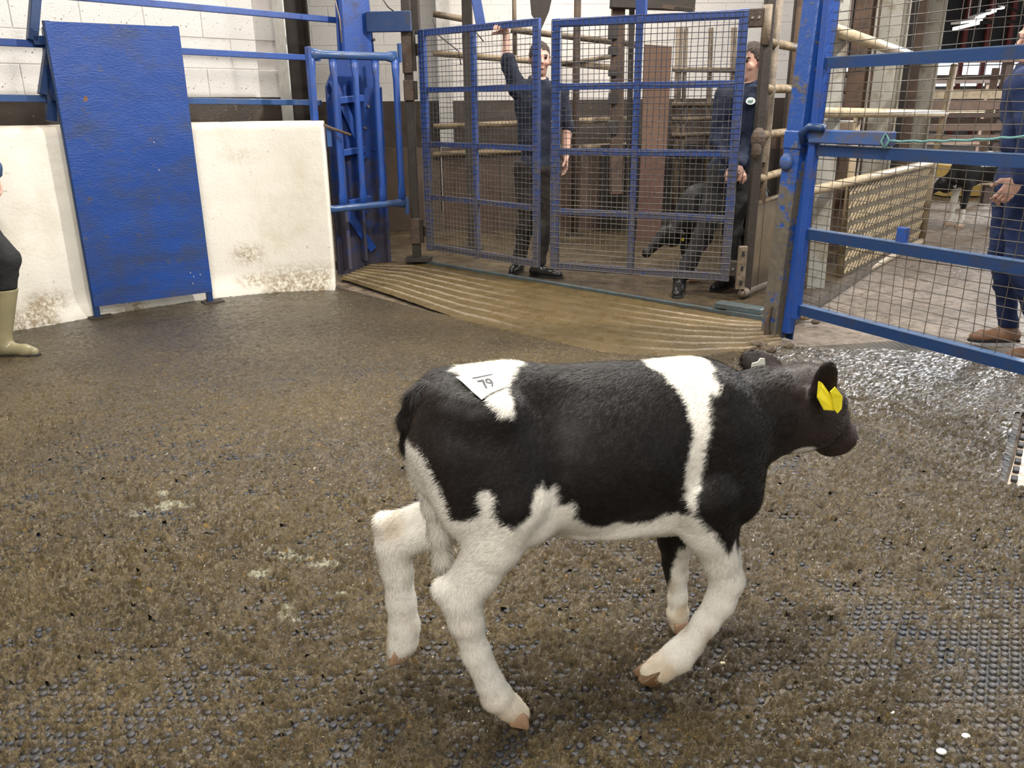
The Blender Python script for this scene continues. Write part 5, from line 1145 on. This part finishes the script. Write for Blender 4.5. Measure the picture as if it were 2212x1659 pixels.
# ================================================================== PASSAGE FENCE RECEDING BEHIND THE RIGHT-HAND GATE
F0 = G(1722, 668)[:2]; F1 = G(1988, 522)[:2]; fd_ = unit(F1-F0)
def Q(px, py, off=0.): n = np.array([fd_[1], -fd_[0]]); a = F0-n*off; return onwall(px, py, a, a+fd_)
pg = root('passage_fence', 'tan tube fence with patterned sheet receding along the passage beyond the right-hand gate', 'fence')
M['tan'] = mottled('muddy_cream_tube', (.50, .40, .26), (.22, .16, .09), (.10, .075, .05), .50, .5, 50, .6, 7, 40)
for (xa, ya, xb, yb_, r_) in ((1790, 60, 1990, 128, .040), (1765, 243, 2042, 245, .033), (1745, 414, 2010, 352, .033), (1722, 662, 1995, 518, .030)):
    tube_part('rail', Q(xa, ya), Q(xb, yb_), r_, M['tan'], pg)
tube_part('end_post', Q(2062, 140), Q(2018, 345), .035, M['tube'], pg); tube_part('end_post', Q(2018, 345), Q(1990, 528), .035, M['tube'], pg)
tube_part('mid_post', Q(1853, 250, .03), Q(1812, 606, .03), .028, M['tube'], pg)
tube_part('foot', Q(1722, 668), Q(1722, 690)*1.0, .03, M['tube'], pg) if False else None
P4_ = [Q(1836, 398), Q(2008, 360), Q(1984, 515), Q(1822, 596)]
mb = MB(); mb.prism(P4_, (0, 0, 0), tuple(np.array([fd_[1], -fd_[0], 0])*-.012)); sh = mb.obj('patterned_sheet', plain('mud_coated_sheet', (.11, .083, .04), .5, .15, .4, 12, .4), pg)
# raised tread bars on the sheet
nrm3 = np.array([fd_[1], -fd_[0], 0]); mb = MB()
for i in range(26):
    for k in range(7):
        u = (i+.5)/26; v = (k+.5)/7; a = (P4_[0]*(1-u)+P4_[1]*u)*(1-v)+(P4_[3]*(1-u)+P4_[2]*u)*v
        d = np.array([fd_[0]*.045, fd_[1]*.045, .028*(1 if k % 2 else 1)]); mb.bar(a-d+nrm3*.006, a+d+nrm3*.006, .010, .010, nrm3)
mb.obj('tread_bars', M['tan'], pg, kind='stuff')
ws = root('channel_post', 'pale galvanised channel post at the near end of the passage fence', 'post'); 
M['galvm'] = mottled('grimy_galvanised_steel', (.42, .41, .37), (.20, .16, .09), (.09, .07, .05), .48, fine=26, sscale=4, rough=.55)
bar_part('channel', Q(1822, -60, .05), Q(1758, 652, .05), .13, .02, M['galvm'], ws, (1, 0, 0)); bar_part('lip', Q(1832, -60, .10), Q(1768, 652, .10), .02, .05, M['galv'], ws, (1, 0, 0))
for (lab, px, off, w_) in (('speckled pale steel stanchion, left of the two behind the passage fence', 1905, .35, .26), ('speckled pale steel stanchion, right of the two behind the passage fence', 1990, .45, .22)):
    q = Q(px, 200, off); hcol(lab, q[0], q[1], 4.6, mottled('speckled_galv', (.50, .48, .42), (.24, .19, .11), (.10, .08, .05), .48, fine=26, sscale=5), w_, math.atan2(fd_[1], fd_[0])+.35)
bx = root('junction_box', 'grey metal box between the stanchions and the tan fence', 'box', tuple(Q(1822, 300, .25))); mb = MB(); mb.box((0, 0, 0), (.20, .08, .28)); mb.obj('case', M['galv'], bx, bevel=.01); mb = MB(); mb.box((0, -.045, 0), (.17, .012, .25)); mb.obj('lid', M['tube_dull'], bx, bevel=.004)
# second lower row of rails and boards behind, inside the race
rr = root('race_fence', 'brown race rails seen between the stanchions', 'fence')
for (xa, ya, xb, yb_) in ((1820, 160, 2000, 190), (1820, 196, 2000, 212), (1810, 278, 1990, 262), (1800, 330, 1985, 300)): tube_part('rail', Q(xa, ya, .9), Q(xb, yb_, .9), .03, M['tube_dull'], rr)
mb = MB(); mb.prism([Q(1800, 150, 1.1), Q(1985, 185, 1.1), Q(1980, 240, 1.1), Q(1790, 245, 1.1)], (0, 0, 0), (.02, 0, 0)); mb.obj('board', M['wood'], rr)
mb = MB(); mb.prism([Q(1790, 300, 1.0), Q(1985, 285, 1.0), Q(1975, 490, 1.0), Q(1780, 560, 1.0)], (0, 0, 0), (.02, 0, 0)); mb.obj('board', M['rust_dark'], rr)

# ================================================================== FAR PENS AND SHED END
def penfence(label, y, x0, x1, zs, mat, posts, pmat, thick=.05):
    r = root('pen_fence', label, 'fence', (x0, y, 0), 0, None)
    for i, (z, t_) in enumerate(zs): mb = MB(); mb.bar((0, 0, z), (x1-x0, 0, z+.02*math.sin(i*2.3)), t_, thick); mb.obj('rail', mat[i % len(mat)], r)
    for x in posts: mb = MB(); mb.box((x-x0, .05, .95), (.10, .08, 1.9)); mb.obj('post', pmat, r)
    return r
tim = plain('weathered_timber', (.20, .135, .10), .75, 0, .35, 10, .3); tim2 = plain('dark_timber', (.10, .07, .055), .75, 0, .4, 10, .3)
penfence('weathered rail fence of the nearest far pen behind the lowered calf', 11.6, 5.3, 12.5, ((.30, .09), (.88, .07), (1.02, .09), (1.17, .06), (1.30, .12), (1.43, .10), (1.86, .07)), (M['tan'], tim, tim, tim2, tim), (6.6, 8.6, 10.6), tim2)
penfence('second rail fence among the far pens', 15.5, 6.8, 17, ((.4, .1), (.7, .1), (1.0, .10), (1.25, .12), (1.5, .10), (1.75, .08)), (tim, M['tan'], tim2), (8.6, 10.2, 12.5, 15), tim)
penfence('third rail fence farthest back in the shed', 21, 9, 23, ((.4, .12), (.8, .12), (1.15, .14), (1.5, .14), (1.8, .1)), (tim, tim2, M['tan']), (11.5, 13.4, 16, 19), tim)
sb = MB(); sb.box((0, 0, .22), (3.6, 1.6, .44)); o = sb.obj('straw_bed', plain('yellow_straw', (.62, .42, .12), .9, 0, .3, 20, .8), loc=(8.3, 13.4, 0), kind='stuff'); tag(o, 'yellow straw bedding in the far pen', 'straw')
# far end wall: cladding over an open band between red posts
mb = MB(); mb.box((16, 34, .95), (36, .2, 1.9)); fw_ = mb.obj('wall_far', plain('grey_cladding', (.30, .27, .26), .8), kind='structure')
mb = MB(); mb.box((16, 34, 4.3), (36, .2, 3.0)); mb.obj('wall_far_upper', M['roof'], kind='structure')
redm = plain('red_painted_steel', (.30, .05, .035), .5, 0, .2)
for i in range(5):
    x = 17.3+i*.85; r = root('red_post', ('leftmost', 'second from left', 'middle', 'fourth from left', 'rightmost')[i]+' of the slim red posts in the far window band', 'post', (x, 33.8, 0), 0, 'red posts along the far window band')
    mb = MB(); mb.box((0, 0, 2.6), (.16, .12, 5.2)); mb.obj('shaft', redm, r)
# roof trusses over the passage
for i, y in enumerate((14.5, 20.5, 27)):
    r = root('roof_truss', ('nearest lattice roof truss over the passage', 'middle lattice roof truss over the passage', 'farthest lattice roof truss over the passage')[i], 'truss', (6, y, 3.6))
    mb = MB(); mb.box((9, 0, 0), (20, .08, .09)); mb.obj('bottom_chord', M['rust_dark'], r); mb = MB(); mb.box((9, 0, .75), (20, .08, .09)); mb.obj('top_chord', M['rust_dark'], r)
    for k in range(14):
        a = (k*1.4, 0, .0 if k % 2 else .75); b = (k*1.4+1.4, 0, .75 if k % 2 else .0); mb = MB(); mb.bar(a, b, .05, .05); mb.obj('lattice', M['rust_dark'], r)
# row of tube lamps hanging away under the roof
em = bpy.data.materials.new('lit_tube'); em.use_nodes = True; e_ = em.node_tree.nodes['Principled BSDF']; e_.inputs['Emission Color'].default_value = (1, .95, .86, 1); e_.inputs['Emission Strength'].default_value = 6
for i, (xa, ya, xb, yb_, yy) in enumerate(((2062, 62, 2112, 50, 12.5), (2098, 47, 2126, 34, 16), (2134, 30, 2150, 24, 20), (2160, 19, 2168, 17, 24))):
    a = Yp(xa, ya, yy); b = Yp(xb, yb_, yy+.8); c_ = (a+b)/2; r = root('tube_lamp', 'lit strip lamp hanging in the shed roof, ' + ('largest and nearest', 'second from the near end', 'third from the near end', 'farthest and smallest')[i], 'lamp', tuple(c_))
    mb = MB(); mb.bar(a-c_, b-c_, .035, .05); mb.obj('tube', em, r); mb = MB(); mb.bar(a-c_+np.array([0, 0, .07]), b-c_+np.array([0, 0, .045]), .03, .12); mb.obj('housing', M['galv'], r)
    mb = MB(); mb.tube([(0, 0, .1), (0, 0, max(.2, 4.7-c_[2]))], .01, 4); mb.obj('hanger', M['rust_dark'], r)
# loose lumps at the foot of the blue post
for i, (px, py, rr_) in enumerate(((1735, 690, .035), (1760, 700, .02), (1705, 752, .025), (1640, 750, .03), (1660, 762, .03))):
    g = G(px, py); mb = MB(); mb.ball((0, 0, rr_*.4), (rr_*1.4, rr_, rr_*.7), 16, 11); me = mb.mesh('clod'); 
    for v in me.vertices: v.co *= 1+1.1*(fbm(np.array([[v.co.x*45+3, v.co.y*45+3, v.co.z*45+3]]), 3, i)[0]-.5)
    o = link('dried_clod', me, plain('dried_clod_%d' % i, (.30, .22, .10) if i == 0 else (.10, .075, .05), .8, 0, .3, 30, .6), loc=(g[0], g[1], .004)); tag(o, ['straw-coloured clod beside the foot of the blue post', 'small dark clod right of the blue post foot', 'dark clod in front of the blue post foot', 'dark lump on the ramp end near the blue post', 'larger dark lump just in front of the ramp end'][i], 'clod')
# ================================================================== LOT STICKER ON THE RUMP (follows the hide)
from mathutils.bvhtree import BVHTree
bvh = BVHTree.FromPolygons([tuple(v) for v in vco(bm_)], [tuple(p.vertices) for p in bm_.polygons])
def local_ray(px, py):
    Minv = np.array([[cdx[0], cdx[1], 0], [cnn[0], cnn[1], 0], [0, 0, 1.]]); o = Minv@np.array([-CO[0], -CO[1], CAMH]); d = Minv@ray(px, py); return Vector(o), Vector(d).normalized()
def hide(px, py, off=.0):
    o, d = local_ray(px, py); h = bvh.ray_cast(o, d)
    if h[0] is None: h = bvh.find_nearest(Vector(S(px, py, -.06)))
    return np.array(h[0]), np.array(h[1])
# sticker outline measured on the hide, gridded as a thin sheet that drapes over it
cs4 = [(984, 818), (1078, 806), (1093, 838), (1040, 868)]
def bil(u, v):
    a = np.array(cs4, float); return (a[0]*(1-u)+a[1]*u)*(1-v)+(a[3]*(1-u)+a[2]*u)*v
nu_, nv_ = 16, 12; Pt = np.zeros((nv_+1, nu_+1, 3)); Nt = np.zeros_like(Pt)
for j in range(nv_+1):
    for i in range(nu_+1):
        p = bil(i/nu_, j/nv_); a, n_ = hide(*p); Pt[j, i] = a; Nt[j, i] = n_
# regularise: fit a gently curved sheet through the hits
nm = Nt.reshape(-1, 3).mean(0); nm /= np.linalg.norm(nm)
if nm[1] > 0: nm = nm*np.array([1, -1, 1])
c0_ = Pt.reshape(-1, 3).mean(0)
def onsheet(p):
    o, d = local_ray(*p); o = np.array(o); d = np.array(d); t = ((c0_-o)@nm)/(d@nm); q = o+d*t; h = bvh.find_nearest(Vector(q)); hh = np.array(h[0]); return q+((hh-q)@nm+.006)*nm
G_ = np.array([[onsheet(bil(i/nu_, j/nv_)) for i in range(nu_+1)] for j in range(nv_+1)])
V = np.concatenate([G_.reshape(-1, 3), (G_-nm*.0015).reshape(-1, 3)]); k = nu_+1; K = (nu_+1)*(nv_+1); F = []
for j in range(nv_):
    for i in range(nu_): a = j*k+i; F += [(a, a+1, a+1+k, a+k), (a+K, a+k+K, a+1+k+K, a+1+K)]
rim = [i for i in range(k)]+[j*k+nu_ for j in range(1, nv_+1)]+[nv_*k+i for i in range(nu_-1, -1, -1)]+[j*k for j in range(nv_-1, 0, -1)]
for a, b in zip(rim, rim[1:]+rim[:1]): F.append((a, a+K, b+K, b))
me = npmesh('lot_sticker', V, F); st = link('lot_sticker', me, plain('white_sticker_paper', (.86, .86, .84), .45, 0, .03), calf, smooth=False, label='white lot sticker printed 79')
inkm = plain('black_print', (.03, .03, .035), .5)
def sheetpt(u, v):
    x = np.clip(u, 0, 1)*nu_; y = np.clip(v, 0, 1)*nv_; i = min(int(x), nu_-1); j = min(int(y), nv_-1); a, b = x-i, y-j
    return (G_[j, i]*(1-a)+G_[j, i+1]*a)*(1-b)+(G_[j+1, i]*(1-a)+G_[j+1, i+1]*a)*b+nm*.0012
def ink(txt, us, vs, name):
    cu = bpy.data.curves.new(name, 'FONT'); cu.body = txt; cu.size = 1; cu.align_x = 'CENTER'; cu.align_y = 'CENTER'; cu.resolution_u = 3; cu.offset = .018
    o = bpy.data.objects.new('t', cu); COL.objects.link(o); dg = bpy.context.evaluated_depsgraph_get(); me = bpy.data.meshes.new_from_object(o.evaluated_get(dg)); bpy.data.objects.remove(o)
    bm = bmesh.new(); bm.from_mesh(me); bmesh.ops.triangulate(bm, faces=bm.faces); bm.to_mesh(me); bm.free()
    xs = [v.co.x for v in me.vertices]; ys = [v.co.y for v in me.vertices]; x0, x1, y0, y1 = min(xs), max(xs), min(ys), max(ys)
    for v in me.vertices:
        a = (v.co.x-x0)/(x1-x0); b = (v.co.y-y0)/(y1-y0); v.co = sheetpt(us[0]+(us[1]-us[0])*a, vs[1]+(vs[0]-vs[1])*b)
    return link(name, me, inkm, st)
ink('79', (.34, .70), (.30, .78), 'number'); ink('LOT Nº', (.34, .74), (.06, .14), 'small_print') if False else None
def strip(u0, v0, u1, v1, w_, nm_):
    P = []; n = 8
    for s_ in (0, 1):
        for i in range(n+1): t = i/n; P.append(sheetpt(u0+(u1-u0)*t, v0+(v1-v0)*t+(w_ if s_ else 0)))
    mb = MB(); mb.add(P, [(i, i+1, n+2+i, n+1+i) for i in range(n)]); mb.obj(nm_, inkm, st)
strip(.16, .07, .92, .07, .014, 'printed_line'); strip(.30, .145, .80, .145, .05, 'small_print'); strip(.22, .92, .9, .92, .014, 'printed_line')
